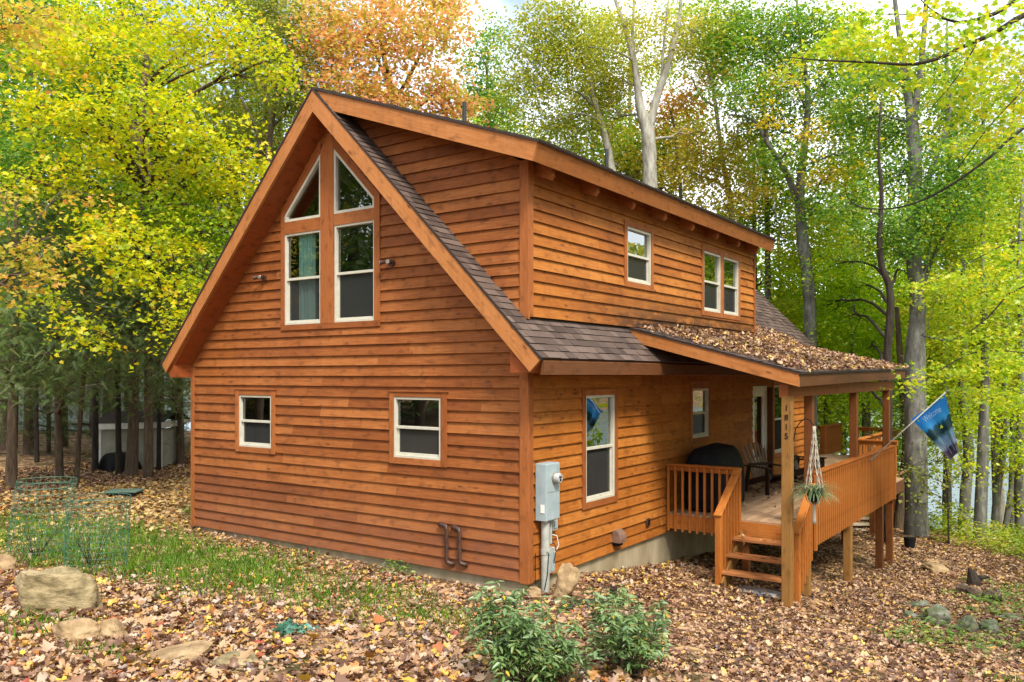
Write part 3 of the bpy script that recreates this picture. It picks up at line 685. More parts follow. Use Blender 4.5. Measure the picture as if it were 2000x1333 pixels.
# dormer roof
DE = .46; nx_, nz_ = .335, .942
def dq(x, t): return (x - nx_ * t, zd(x) - nz_ * t)
slab('soffit', [dq(RX + .3, .03), dq(DE, .03), dq(DE, .25), (-.02, zd(-.02) - .27), (RX + .9, zd(RX + .9) - .27)], Y0 + .03, 9.55, M['soffit'])
rake([dq(RX + .10, .03), dq(DE + .03, .03), dq(DE + .03, .285), (RX + .45, zd(RX + .45) - .30)], Y0 - .02, Y0 + .028, 'long sloping dormer rake board')
o_ = slab('fascia', [dq(DE, .032), dq(DE + .032, .032), dq(DE + .032, .283), dq(DE, .283)], Y0 + .03, 9.6, M['fascia']); o_['label'] = 'long dormer eave board'
for k, yy in enumerate((.16, 1.45, 2.7, 3.95, 5.2, 6.45, 7.7, 8.9)):
    g = MB(); g.prism([(.0, zd(0) - .26), (.30, zd(.30) - .26), (.30, zd(.30) - .40), (.26, zd(.30) - .45), (.0, zd(0) - .46)], lambda p: (p[0], yy, p[1]), lambda p: (p[0], yy + .10, p[1]))
    g.build('rafter_tail', M['trim'], cabin)
g = MB(); g.box((.0, .1, 5.72), (.028, 9.45, 5.94)); g.build('frieze_board', M['trim'], cabin)

# shingles: overlapping courses of tabs
def shingles(name, p_eave, p_ridge, y0, y1, expo=.14, skip=None):
    """p_eave/p_ridge: (x,z) ends of the slope line; courses run along y"""
    g = MB(); a = np.array(p_eave, float); b = np.array(p_ridge, float); L = np.linalg.norm(b - a); d = (b - a) / L
    nrm = np.array([-d[1], d[0]]) if d[0] < 0 else np.array([-d[1], d[0]])
    if nrm[1] < 0: nrm = -nrm
    n = int(L / expo) + 1
    for c in range(n):
        s0 = c * expo; s1 = min(s0 + expo, L); y = y0 - random.uniform(0, .2) if c else y0
        while y < y1:
            w_ = random.uniform(.16, .34); ya, yb = max(y, y0), min(y + w_, y1); y += w_
            if yb <= ya: continue
            if skip and skip((a + d * s0)[0], (ya + yb) / 2): continue
            t0 = random.choice((.012, .017, .021)); t1 = .004
            q = lambda s, t: a + d * s + nrm * t
            A, B_ = q(s0, t0), q(s1, t1); r = min(1, max(0, random.gauss(.5, .28)))
            g.poly([(A[0], ya, A[1]), (A[0], yb, A[1]), (B_[0], yb, B_[1]), (B_[0], ya, B_[1])], None, r)
            A0 = q(s0, -.012)
            g.poly([(A0[0], ya, A0[1]), (A0[0], yb, A0[1]), (A[0], yb, A[1]), (A[0], ya, A[1])], None, 0)
            g.poly([(A[0], ya + .0005, A[1]), (B_[0], ya + .0005, B_[1]), (q(s1, -.01)[0], ya + .0005, q(s1, -.01)[1]), (A0[0], ya + .0005, A0[1])], None, 0)
    return g.build(name, M['shingle'], cabin)
sk = lambda x, y: (x < -.1) and (.1 < y < 9.4)
r_ = shingles('roof', (.56, zr(.56)), (RX, RZ), Y0 - .045, Y1 + .03, skip=sk); r_['label'] = 'steep brown shingle roof slope'
shingles('roof', (-8.28, zr(-8.28)), (RX, RZ), Y0 - .045, Y1 + .03, expo=.28)
r_ = shingles('roof', (DE + .06, zd(DE + .06)), (RX, RZ + .01), Y0 - .04, 9.62, expo=.28); r_['label'] = 'low pitched dormer roof'
# drip edges (dark line above the boards)
for pts in ([(RX, RZ - .002), (.56, zr(.56) - .002), (.545, zr(.56) - .03), (RX, RZ - .034)], [(RX, RZ - .002), (RX, RZ - .034), (-8.27, zr(-8.27) - .034), (-8.28, zr(-8.28) - .002)],
            [(RX, RZ + .006), (DE + .055, zd(DE + .055) - .002), (DE + .045, zd(DE + .05) - .03), (RX, RZ - .026)]):
    slab('drip_edge', pts, Y0 - .04, Y0 + .01, M['edge'])
slab('drip_edge', [(DE - .02, zd(DE) - .004), (DE + .055, zd(DE + .055) - .004), (DE + .045, zd(DE + .055) - .03), (DE - .02, zd(DE) - .03)], Y0 + .01, 9.61, M['edge'])
# black vent pipes through the dormer roof
for (px, v0, v1, dp) in ((907, 200, 285, 16.0), (1185, 292, 375, 18.5)):
    p0 = at(px, v1, dp); p1 = at(px, v0, dp); g = MB(); g.tube([(p0[0], p0[1], zd(p0[0]) - .03), (p1[0], p1[1], p1[2])], .042, 14)
    g.build('vent_pipe', M['blackpipe'], cabin, smooth=False)
# door, white with glass, brown storm door standing open
g = MB(); a, b, c, d = DOOR
for q in ((a, a + .10, c, d), (b - .10, b, c, d), (a + .10, b - .10, d - .12, d)):
    g.box(Ps(q[0], q[2], -.03), Ps(q[1], q[3], .03))
fr = g.build('door_frame', M['white'], cabin, bevel=.003)
g = MB()
g.box(Ps(a + .10, c, -.05), Ps(a + .22, d - .12, -.01)); g.box(Ps(b - .22, c, -.05), Ps(b - .10, d - .12, -.01)); g.box(Ps(a + .22, c, -.05), Ps(b - .22, c + .55, -.01)); g.box(Ps(a + .22, d - .25, -.05), Ps(b - .22, d - .12, -.01))
dr = g.build('door', M['white'], cabin, bevel=.003)
g = MB(); g.poly([Ps(a + .2, c + .5, -.03), Ps(b - .2, c + .5, -.03), Ps(b - .2, d - .2, -.03), Ps(a + .2, d - .2, -.03)]); g.build('pane', M['glass_side'], dr)
g = MB(); g.box((.035, b - .012, c + .02), (.16, b + .03, d - .03)); g.build('storm_door', M['eave_fascia'], cabin, bevel=.003)
g = MB(); g.box((.0, b + .45, 0.0), (.035, b + .53, 3.0)); g.build('corner_board', M['trim'], cabin, bevel=.003)

# porch roof, dying into the main roof
PY0, PY1 = 3.13, 11.75; PX = 2.90
def pz(x, y): return 3.77 - (.775 - .012 * (y - PY0)) * (x / PX)
def pslab(name, top, thick, x0, x1, y0, y1, mat, parent=cabin):
    g = MB(); P8 = []
    c = [(x0, y0), (x1, y0), (x1, y1), (x0, y1)]
    T = [(x, y, pz(x, y) - top) for x, y in c]; B_ = [(x, y, pz(x, y) - top - thick) for x, y in c]
    g.poly(T); g.poly(B_[::-1])
    for k in range(4):
        j = (k + 1) % 4; L = math.dist(T[k], T[j]); o = random.uniform(0, 40)
        g.poly([B_[k], B_[j], T[j], T[k]], [(o, 0), (o + L, 0), (o + L, thick), (o, thick)])
    return g.build(name, mat, parent)
pslab('porch_soffit', .03, .13, 0.0, PX - .05, PY0 + .03, PY1 - .03, M['soffit'])
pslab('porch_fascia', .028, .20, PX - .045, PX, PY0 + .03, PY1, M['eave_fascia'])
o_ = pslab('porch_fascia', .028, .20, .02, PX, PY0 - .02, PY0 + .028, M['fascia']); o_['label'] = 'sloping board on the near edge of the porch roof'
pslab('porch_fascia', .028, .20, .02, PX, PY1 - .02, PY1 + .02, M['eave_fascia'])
pslab('drip_edge', .0, .026, -.2, PX + .03, PY0 - .035, PY1 + .03, M['edge'])
# its shingles
g = MB(); n = 20
for c_ in range(n):
    x1_ = PX + .035 - c_ * .148; x0_ = x1_ - .148; y = PY0 - .04 - random.uniform(0, .2)
    while y < PY1 + .03:
        w_ = random.uniform(.16, .34); ya, yb = max(y, PY0 - .04), min(y + w_, PY1 + .03); y += w_
        if yb <= ya: continue
        t0 = random.choice((.012, .018)); r = min(1, max(0, random.gauss(.5, .25)))
        g.poly([(x1_, ya, pz(x1_, ya) + t0), (x1_, yb, pz(x1_, yb) + t0), (x0_, yb, pz(x0_, yb) + .003), (x0_, ya, pz(x0_, ya) + .003)], None, r)
        g.poly([(x1_, ya, pz(x1_, ya) - .004), (x1_, yb, pz(x1_, yb) - .004), (x1_, yb, pz(x1_, yb) + t0), (x1_, ya, pz(x1_, ya) + t0)], None, 0)
rf = g.build('porch_roof', M['shingle'], cabin); rf['label'] = 'shallow porch roof under a blanket of leaves'
g = MB(); g.box((2.56, PY0 + .1, 2.60), (2.70, PY1 - .3, 2.80)); g.build('porch_beam', M['trim'], cabin)

# ------------------------------------------------------------------ deck
DX, DY0, DZ = 2.68, 4.62, .38
deck = empty('deck', (1.4, 8, 0), 'raised cedar deck with baluster railing and porch posts along the cabin side', 'deck')
g = MB(); x = .04
while x < DX - .05:
    g.box((x, DY0, DZ - .03), (min(x + .135, DX), 12.8, DZ)); x += .142
x = -8
while x < 1.55:
    g.box((x, 14.55, DZ - .03), (x + .135, 18.2, DZ)); x += .142
x = .04
while x < 1.6: g.box((x, 12.8, DZ - .03), (x + .135, 14.55, DZ)); x += .142
g.build('floor', M['floor'], deck)
g = MB()
g.box((.02, DY0 - .03, .09), (DX, DY0 + .01, DZ - .032)); g.build('rim_board', M['rail'], deck)
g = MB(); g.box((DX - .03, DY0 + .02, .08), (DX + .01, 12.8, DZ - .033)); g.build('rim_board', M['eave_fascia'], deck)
g = MB()
for y in np.arange(DY0 + .4, 12.8, .41): g.box((.03, y, .14), (DX - .04, y + .04, DZ - .034))
g.build('joists', M['redpost'], deck)
def post(x, y, zt, s=.14, mat='post', zb=None):
    g = MB(); zb = gzf(x, y) - .3 if zb is None else zb
    g.beam((x, y, zb), (x, y, zt), s, s, (0, 1, 0)); return g.build('post', M[mat], deck, bevel=.006)
p1 = post(2.67, 3.30, 2.62, .15)
for y in (4.68, 7.85, 11.02): post(2.62, y, 2.60 if y < 12 else 1.3, .14, 'redpost', zb=DZ - .02)
post(2.60, 4.56, .07, .14); post(2.60, 7.45, .07, .15); post(2.60, 10.38, .07, .15, 'redpost'); post(2.60, 11.5, 1.2, .14, 'redpost'); post(1.3, 12.7, .1, .14, 'redpost'); post(1.5, 4.75, .1, .12, 'redpost'); post(.3, 12.7, .1, .14, 'redpost')
bal = None
def baluster(p, parent, z0=.05, z1=1.24, rotx=0):
    global bal
    if bal is None:
        g = MB(); g.beam((0, 0, 0), (0, 0, 1), .036, .036, (0, 1, 0)); o = g.build('baluster', M['rail']); bal = o.data
        bpy.data.objects.remove(o)
    o = bpy.data.objects.new('baluster', bal); COL.objects.link(o); o.parent = parent
    o.location = (p[0], p[1], z0)
    o.scale = (1, 1, z1 - z0)
def railing(a, b, z0=.05, zt=1.30, step=.142, out=(0, 0), ends=True):
    a = np.array(a, float); b = np.array(b, float); L = np.linalg.norm(b - a); d = (b - a) / L
    g = MB(); g.beam((a[0], a[1], zt - .02), (b[0], b[1], zt - .02), .14, .036)
    g.beam((a[0], a[1], zt - .085), (b[0], b[1], zt - .085), .04, .088)
    r_ = g.build('railing', M['rail'], deck, bevel=.004)
    n = int(L / step)
    for k in range(n + 1):
        p = a + d * (L - n * step) / 2 + d * step * k
        baluster((p[0] + out[0], p[1] + out[1]), r_, z0, zt - .05)
    return r_
railing((.03, DY0 - .01), (1.42, DY0 - .01), out=(0, -.04))
g = MB(); g.box((1.36, DY0 - .06, -.15), (1.45, DY0 + .03, 1.262)); g.build('post', M['rail'], deck, bevel=.004)
railing((DX + .0, 4.72), (DX + .0, 11.40), out=(.045, 0))
for y in (7.72, 11.36):
    g = MB(); g.box((DX + .03, y, .03), (DX + .075, y + .075, 1.25)); g.build('rail_trim', M['rail'], deck)
g = MB(); g.box((DX + .03, 4.62, -.02), (DX + .075, 4.70, 1.25)); g.build('rail_trim', M['rail'], deck)
railing((2.55, 12.8), (1.6, 12.8), z0=.4); railing((1.58, 12.85), (1.58, 18.2), z0=.4, step=.3)
railing((1.5, 18.2), (.35, 18.2), z0=.05, step=.2)
railing((-.62, 18.15), (-.62, 20.2), z0=.35, out=(.04, 0)); railing((-.66, 18.15), (-3.2, 18.15), z0=.35, out=(0, -.04), step=.2)
g = MB(); g.box((-.70, 18.06, .3), (-.57, 18.16, 1.262)); g.build('post', M['rail'], deck)
g = MB(); g.box((-3.3, 18.2, .3), (-.6, 20.2, DZ)); g.build('floor', M['floor'], deck)
for x_, y_ in ((-.7, 20.1), (-.7, 18.3), (1.5, 18.1), (-4, 18.1), (1.5, 15.0)): post(x_, y_, .1, .14, 'redpost')
# stairs
for x_ in (1.50, 2.52):
    st = MB(); st.beam((x_, DY0, .10), (x_, 3.62, -.62), .04, .24, (0, 0, 1)); st.build('stair_stringer', M['post'], deck)
for k, (yy, zz) in enumerate(((4.20, .12), (3.93, -.12), (3.66, -.36))):
    g = MB(); g.box((1.40, yy, zz - .045), (2.58, yy + .14, zz)); g.box((1.40, yy + .146, zz - .045), (2.58, yy + .29, zz - .001)); g.build('stair_tread', M['tread'], deck, bevel=.004)
def handrail(x, y0, y1, z0, z1, mat='rail'):
    g = MB(); g.beam((x, y0, z0), (x, y1, z1), .14, .036); h = g.build('handrail', M['rail'], deck, bevel=.01)
    g = MB(); g.box((x - .05, y1 + .02, gzf(x, y1) - .2), (x + .05, y1 + .11, z1 + .01)); g.build('newel_post', M['rail'], deck, bevel=.006)
    for t in np.linspace(.18, .88, 6):
        y = y0 + (y1 - y0) * t; z = z0 + (z1 - z0) * t
        baluster((x + .03, y), h, -.02 + (z1 - z0) * t, z - .03)
handrail(1.41, 4.60, 3.60, 1.29, .58); handrail(2.70, 4.58, 3.62, 1.12, .42)
# house numbers on the near porch post, reading down
def text_mesh(s, size, extrude=.002):
    c = bpy.data.curves.new('t', 'FONT'); c.body = s; c.size = size; c.extrude = extrude; c.align_x = 'CENTER'; c.align_y = 'CENTER'
    o = bpy.data.objects.new('t', c); COL.objects.link(o); dg = bpy.context.evaluated_depsgraph_get()
    me = bpy.data.meshes.new_from_object(o.evaluated_get(dg)); bpy.data.objects.remove(o); return me
for k, ch in enumerate('1815'):
    me = text_mesh(ch, .125, .004); me.materials.clear(); me.materials.append(M['black'])
    o = link('number', me, deck); o.location = Vector((2.675, 3.30 - .079, 2.43 - .145 * k)) - deck.location; o.rotation_euler = (rad(90), 0, 0)
    me.name = 'house number'

# ------------------------------------------------------------------ things on the walls
def spot(x, z, lab):
    e = empty('wall_lamp', (x, -.03, z), lab, 'wall lamp', 'twin spot lamps on the gable wall')
    g = MB(); g.tube([(x, -.02, z), (x, -.06, z)], .055, 16); g.build('base', M['bronze'], e, smooth=False)
    for dx, dy in ((-.10, -.10), (.035, -.12)):
        g = MB(); g.tube([(x + dx * .2, -.055, z), (x + dx * .7, -.07 + dy * .3, z + .02)], .012, 8); c_ = np.array([x + dx, -.09 + dy * .4, z + .015]); dd = np.array([dx, dy, -.02]); dd = dd / np.linalg.norm(dd)
        g.tube([c_ - dd * .03, c_ + dd * .01, c_ + dd * .055, c_ + dd * .06], [.022, .034, .04, .036], 14); h = g.build('lamp_head', M['bronze'], e)
        g = MB(); g.tube([c_ + dd * .058, c_ + dd * .066], [.036, .03], 14); g.build('lens', M['brass'], h)
spot(-5.73, 4.70, 'bronze twin spot lamp on the gable siding left of the big window')
spot(-2.58, 4.73, 'bronze twin spot lamp on the gable siding right of the big window')
def wallpipe(x, zt, zb, lab, side):
    g = MB(); n = 8
    top = [(x - side * .0, -.01, zt), (x, -.07, zt + .005)]
    pts = [(x - .17 * side, -.05, zt + .01), (x - .08 * side, -.075, zt + .012), (x - .012 * side, -.085, zt), (x, -.09, zt - .05), (x, -.09, zb + .05), (x + .015, -.085, zb + .01), (x + .06, -.07, zb - .005), (x + .11, -.03, zb - .01)]
    g.tube(pts, [.038, .04, .036, .030, .030, .036, .036, .034], 12)
    tag(g.build('drain_pipe', M['bronze'], smooth=True), lab, 'pipe', 'exhaust pipes low on the gable wall')
wallpipe(-1.41, .66, .11, 'brown bent pipe on the gable siding, the left and bolder one of the pair', 1)
wallpipe(-1.16, .64, .13, 'brown bent pipe with dark open top, the one of the pair nearer the cabin corner', 1)
# electric meter
e = empty('electric_meter', (.1, .42, 1.2), 'blue grey electric meter box on the side wall by the cabin corner', 'electric meter')
g = MB(); g.box((.04, .14, .86), (.23, .50, 1.68)); g.build('meter_box', M['metergrey'], e, bevel=.008)
g = MB(); g.box((.231, .15, 1.27), (.237, .49, 1.665)); g.box((.231, .15, .875), (.235, .49, 1.262)); g.build('cover', M['metergrey'], e, bevel=.002)
g = MB(); g.tube([(.237, .35, 1.47), (.27, .35, 1.47)], .085, 24); g.build('meter_ring', M['brass'], e)
g = MB(); g.tube([(.27, .35, 1.47), (.325, .35, 1.47), (.337, .35, 1.47)], [.074, .072, .062], 24); dl = g.build('meter_dial', M['dial'], e)
g = MB(); g.box((.3375, .315, 1.475), (.341, .385, 1.495)); g.tube([(.3375, .35, 1.445), (.341, .35, 1.445)], .022, 16); g.build('dial_face', M['black'], dl)
g = MB(); g.tube([(.13, .27, .86), (.13, .27, -.45)], .062, 20); g.tube([(.13, .27, .45), (.13, .27, .37)], .070, 20); g.build('conduit', M['pipe'], e, smooth=False)
g = MB(); g.tube([(.13, .41, .86), (.13, .41, .50)], .022, 12); g.build('conduit', M['pipe'], e)
g = MB(); g.box((.135, .131, 0.98), (.20, .139, 1.10)); g.build('sticker', M['white'], e)
g = MB(); g.tube([(.2, .20, .42), (.21, .24, .40), (.2, .22, .1), (.17, .19, -.12)], .006, 6); g.tube([(.06, .12, .4), (.07, .1, .1), (.06, .14, -.15)], .006, 6)
g.tube([(.1, .42, .48), (.16, .46, .50), (.17, .5, .42), (.12, .52, .2)], .006, 6); g.build('cable', M['black'], e)
g = MB(); g.tube([(.06, .56, .60), (.12, .60, .58), (.14, .62, .44), (.1, .56, .33)], .007, 6); g.build('cable', M['white'], e)
e = empty('junction_box', (.05, .57, .78), 'small grey square box under the right edge of the electric meter', 'junction box', None)
g = MB(); g.box((.03, .52, .66), (.10, .66, .83)); g.build('case', M['pipe'], e, bevel=.006)
g = MB(); g.box((.101, .55, .69), (.112, .63, .80)); g.build('lid', M['metergrey'], e, bevel=.003)
e = empty('cable_box', (.06, .52, .2), 'pale plastic cable box low beside the meter conduit', 'cable box')
g = MB(); g.box((.03, .44, .05), (.10, .58, .42)); g.build('case', M['pipe'], e, bevel=.008)
g = MB(); g.box((.101, .46, .08), (.108, .56, .36)); g.build('lid', M['metergrey'], e)
# vent hood on side wall, and small outlet
e = empty('vent_hood', (.05, 2.6, .28), 'brown hooded dryer vent low on the side wall', 'vent')
g = MB(); prof = [(.03, .36), (.08, .365), (.13, .34), (.165, .29), (.175, .22), (.17, .16), (.03, .16)]
g.prism(prof, lambda p: (p[0], 2.48, p[1]), lambda p: (p[0], 2.70, p[1])); o = g.build('hood', M['pipe'], e); recalc(o); o.data.materials[0] = noisy('brown plastic', [(.3, (.14, .085, .06)), (.7, (.24, .15, .11))], rough=.5, bump=0)
g = MB(); g.box((.03, 2.50, .10), (.12, 2.68, .158)); g.build('flap', M['black'], e)
e = empty('wall_outlet', (.04, 3.8, .31), 'small dark brown outlet cover on the side wall between vent and deck', 'outlet')
g = MB(); g.box((.025, 3.74, .24), (.06, 3.86, .38)); g.build('cover', M['bronze'], e, bevel=.004)
g = MB(); g.box((.061, 3.76, .26), (.068, 3.84, .36)); g.build('lid', M['black'], e, bevel=.002)

# ------------------------------------------------------------------ grill, chairs, hanging plant, flag
def superblob(name, cx, cy, z0, z1, rx, ry, mat, parent, rings=14, seg=32, top=.55, bulge=.0, fold=.02):
    g = MB(); V = []
    for k in range(rings + 1):
        t = k / rings; z = z0 + (z1 - z0) * t
        s = 1.0 if t < top else math.sqrt(max(0, 1 - ((t - top) / (1 - top)) ** 2.2)); s = max(s, .02) * (1 + .03 * math.sin(t * 6))
        ring = []
        for j in range(seg):
            a = 2 * math.pi * j / seg; ca, sa = math.cos(a), math.sin(a)
            q = (abs(ca) ** 3.2 + abs(sa) ** 3.2) ** (-1 / 3.2)
            f = 1 + fold * math.sin(a * 9 + t * 2) * (1 - t)
            ring.append((cx + rx * s * q * ca * f, cy + ry * (.6 + .4 * s) * q * sa * f * (1 if s > .05 else .3), z))
        V.append(ring)
    for k in range(rings):
        for j in range(seg):
            jj = (j + 1) % seg; g.poly([V[k][j], V[k][jj], V[k + 1][jj], V[k + 1][j]], r=.5)
    g.poly(V[-1], r=.5)
    o = g.build(name, mat, parent, smooth=True); return o
e = empty('grill', (.55, 5.75, DZ), 'gas grill under a black fitted cover behind the front deck rail', 'grill')
superblob('cover', .52, 5.75, DZ + .06, 1.62, .42, .85, M['black'], e, seg=64, fold=.035)
g = MB()
for dx, dy in ((-.3, -.6), (.3, -.6), (-.3, .6), (.3, .6)): g.tube([(.52 + dx - .02, 5.75 + dy, DZ + .055), (.52 + dx + .02, 5.75 + dy, DZ + .055)], .05, 14)
g.build('wheels', M['bronze'], e)

def chair(loc, rz, lab):
    e = empty('adirondack_chair', loc, lab, 'chair', 'adirondack chairs on the deck')
    e.rotation_euler = (0, 0, rz)
    def add(g, nm, m_, **k):
        o = g.build(nm, M[m_], None, **k); o.parent = e; return o
    for k in range(7):      # fan of back slats
        a = (k - 3) * .052; g = MB(); h = .98 - .018 * (k - 3) ** 2
        b0 = np.array([(k - 3) * .066, .20, .30]); b1 = np.array([(k - 3) * .066 + math.sin(a) * h, .20 + .27, .30 + h * .88 - .1])
        g.beam(b0, b1, .062, .02, (0, -1, .35)); add(g, 'back_slat', 'chairback', bevel=.003)
    for k in range(6):
        g = MB(); y = .18 - k * .092; z = .30 + k * .022; g.beam((-.27, y, z), (.27, y, z), .08, .02); add(g, 'seat_slat', 'darkchair', bevel=.003)
    for s in (-1, 1):
        g = MB(); g.beam((s * .29, .30, .20), (s * .29, -.36, .40), .03, .12, (0, 0, 1)); add(g, 'side_rail', 'darkchair')
        g = MB(); g.beam((s * .32, -.30, 0), (s * .32, -.30, .56), .03, .11, (0, 1, 0)); add(g, 'leg', 'darkchair', bevel=.003)
        g = MB(); g.beam((s * .32, .36, 0), (s * .32, .26, .56), .03, .11, (0, 1, 0)); add(g, 'leg', 'darkchair', bevel=.003)
        g = MB(); g.beam((s * .34, -.40, .575), (s * .34, .36, .575), .13, .025); add(g, 'armrest', 'darkchair', bevel=.004)
    g = MB(); g.beam((-.30, .28, .60), (.30, .28, .60), .03, .06); add(g, 'back_brace', 'darkchair')
    return e
chair((.75, 8.3, DZ), rad(62), 'dark adirondack chair with fan back beside the grill')
chair((.95, 10.5, DZ), rad(95), 'dark adirondack chair half hidden behind the numbered post')

# hanging plant: hook on the numbered post, macrame hanger, pot
e = empty('hanging_plant', (3.06, 3.36, 1.12), 'spider plant in a white macrame hanger on an iron hook', 'hanging plant')
HP = np.array([3.06, 3.36])
g = MB(); pts = []
for t in np.linspace(0, 1, 12):
    pts.append((2.75 + .31 * t, 3.36, 2.05 + .26 * math.sin(t * math.pi * .72) + (-.12 if t == 0 else 0) - .10 * t * t))
g.tube([(2.748, 3.36, 1.95)] + pts, .008, 8); g.build('hook', M['black'], e)
zt = pts[-1][2]
g = MB()
for k in range(6):
    a = k * math.pi / 3 + .2; ps = []
    for t in np.linspace(0, 1, 14):
        rr = .012 + .13 * t ** 1.3; ps.append((HP[0] + rr * math.cos(a + .25 * math.sin(t * 9)), HP[1] + rr * math.sin(a + .25 * math.sin(t * 9)), zt - t * (zt - 1.12)))
    for sh in (0, 1):
        q = [(p[0] + .009 * math.cos(i * 2.2 + sh * 3.14), p[1] + .009 * math.sin(i * 2.2 + sh * 3.14), p[2]) for i, p in enumerate(ps)]
        g.tube(q, .007, 6)
    g.tube([ps[-1], (HP[0] + .10 * math.cos(a), HP[1] + .10 * math.sin(a), 1.0), (HP[0], HP[1], .95)], .007, 6)
g.tube([(HP[0], HP[1], zt + .01), (HP[0], HP[1], zt - .06)], .02, 8)
g.tube([(HP[0], HP[1], .97), (HP[0], HP[1], .92), (HP[0], HP[1], .72), (HP[0], HP[1], .66)], [.016, .024, .030, .034], 10)
g.build('macrame', M['rope'], e, smooth=True)
g = MB(); g.tube([(HP[0], HP[1], .99), (HP[0], HP[1], 1.02), (HP[0], HP[1], 1.14)], [.06, .085, .115], 18); g.build('pot', M['black'], e, smooth=False)
def arching(name, c, n, L, mat, parent, z0, wid=.012, spread=1.0, droop=1.0, seg=6):
    g = MB()
    for k in range(n):
        a = random.uniform(0, 6.28); l = L * random.uniform(.6, 1.1); el = random.uniform(.35, 1.1); p = np.array([c[0], c[1], z0]) + np.array([math.cos(a), math.sin(a), 0]) * random.uniform(0, .05)
        d = np.array([math.cos(a) * math.cos(el) * spread, math.sin(a) * math.cos(el) * spread, math.sin(el)]); s_ = np.array([-math.sin(a), math.cos(a), 0]); r = random.random(); prev = p; w0 = wid
        for i in range(seg):
            nx = prev + d * l / seg; d = d + np.array([0, 0, -.30 * droop]); d /= np.linalg.norm(d); w1 = wid * (1 - (i + 1) / seg) + .001
            g.poly([prev - s_ * w0, prev + s_ * w0, nx + s_ * w1, nx - s_ * w1], r=r); prev = nx; w0 = w1
    return g.build(name, mat, parent)
arching('foliage', HP, 260, .46, M['spider'], e, 1.10, wid=.010)
e2 = None

# flag
B0 = np.array([2.79, 8.69, 1.20]); TIP = np.array([4.157, 8.8, 2.609]); 
e = empty('flag', tuple(B0), 'blue Welcome flag on a white angled pole fixed to the deck rail', 'flag')
g = MB(); g.tube([B0, TIP], .013, 10); g.build('flagpole', M['white'], e, smooth=True)
dd = (TIP - B0) / np.linalg.norm(TIP - B0)
g = MB(); g.tube([TIP, TIP + dd * .02, TIP + dd * .04, TIP + dd * .055], [.013, .028, .026, .006], 12); g.build('finial', M['brass'], e, smooth=True)
g = MB(); g.tube([B0 - dd * .06, B0 + dd * .10], .022, 12); g.build('bracket', M['brass'], e)
# cloth surface: u along the pole (0 = low end), v down
dA = 18.0
def invx(u, v, y):
    r = ray(u, v); return CAMP + r * ((y - CAMP[1]) / r[1])
FA, FB = invx(1780, 819, 8.8), invx(1846, 771, 8.8)
FC, FD = invx(1857, 898, 8.8), invx(1873, 882, 8.8)
def flagp(u, v, off=0):
    # lower edge gathered: the fold runs from the tip corner to the lower middle
    A_ = FA * (1 - u) + FB * u
    q = u ** .8; C_ = FC * (1 - q) + FD * q
    sag = .10 * math.sin(math.pi * v) * (.5 - u) * .0
    p = A_ * (1 - v) + C_ * v
    wave = .10 * math.sin(u * 7.5 + v * 2.0) * v * (1.0 - .25 * u) + .05 * math.sin(u * 13 - v * 3) * v
    return p + np.array([.1 * wave, -wave - off, 0])
def flag_material():
    m, n, o = nodes('printed flag cloth')
    uv = N(n, 'ShaderNodeUVMap'); sp = N(n, 'ShaderNodeSeparateXYZ'); n.links.new(uv.outputs[0], sp.inputs[0])
    nz_ = N(n, 'ShaderNodeTexNoise', i_Scale=9.0, i_Detail=5.0); n.links.new(uv.outputs[0], nz_.inputs['Vector'])
    a = N(n, 'ShaderNodeMath', operation='MULTIPLY_ADD'); a.inputs[1].default_value = .16; n.links.new(nz_.outputs['Fac'], a.inputs[0]); n.links.new(sp.outputs[1], a.inputs[2])
    r = ramp(n, [(.0, (.012, .18, .66)), (.22, (.015, .24, .76)), (.40, (.03, .32, .78)), (.46, (.006, .06, .10)), (.62, (.008, .04, .05)), (.68, (.10, .24, .36)), (.86, (.22, .27, .40)), (.92, (.05, .035, .075)), (1, (.09, .06, .11))], a.outputs[0])
    bs = N(n, 'ShaderNodeBsdfPrincipled'); bs.inputs['Roughness'].default_value = .6; n.links.new(r.outputs['Color'], bs.inputs['Base Color'])
    t = N(n, 'ShaderNodeBsdfTranslucent'); n.links.new(r.outputs['Color'], t.inputs['Color'])
    x = N(n, 'ShaderNodeMixShader'); x.inputs[0].default_value = .3; n.links.new(bs.outputs[0], x.inputs[1]); n.links.new(t.outputs[0], x.inputs[2])
    n.links.new(x.outputs[0], o.inputs[0]); return m
M['flag'] = flag_material()
g = MB(); nu, nv_ = 26, 30
for i in range(nu):
    for j in range(nv_):
        q = [(i / nu, j / nv_), ((i + 1) / nu, j / nv_), ((i + 1) / nu, (j + 1) / nv_), (i / nu, (j + 1) / nv_)]
        g.poly([flagp(*p) for p in q], q, .5)
cl = g.build('cloth', M['flag'], e, smooth=True)
md = cl.modifiers.new('w', 'WELD'); md.merge_threshold = .0005
me = text_mesh('Welcome', .20, 0)
for v in me.vertices:
    u = .50 + v.co.x / 1.42; vv = .20 - v.co.y * .85 - .05 * math.cos((u - .5) * 3.1)
    p = flagp(min(max(u, 0), 1), min(max(vv, 0), 1), .012); v.co = p
me.materials.clear(); me.materials.append(noisy('pale print', [(.3, (.26, .50, .80)), (.7, (.36, .60, .86))], bump=0)); link('lettering', me, cl)
g = MB()
def stroke(a, b, w_=.008):
    P_ = [flagp(a[0] + (b[0] - a[0]) * t, a[1] + (b[1] - a[1]) * t, .012) for t in np.linspace(0, 1, 5)]
    for p, q in zip(P_[:-1], P_[1:]): g.beam(p, q, w_, .002, (0, 1, .1))
for k in range(5): stroke((.40 + k * .05, .62), (.36 + k * .07, .80))
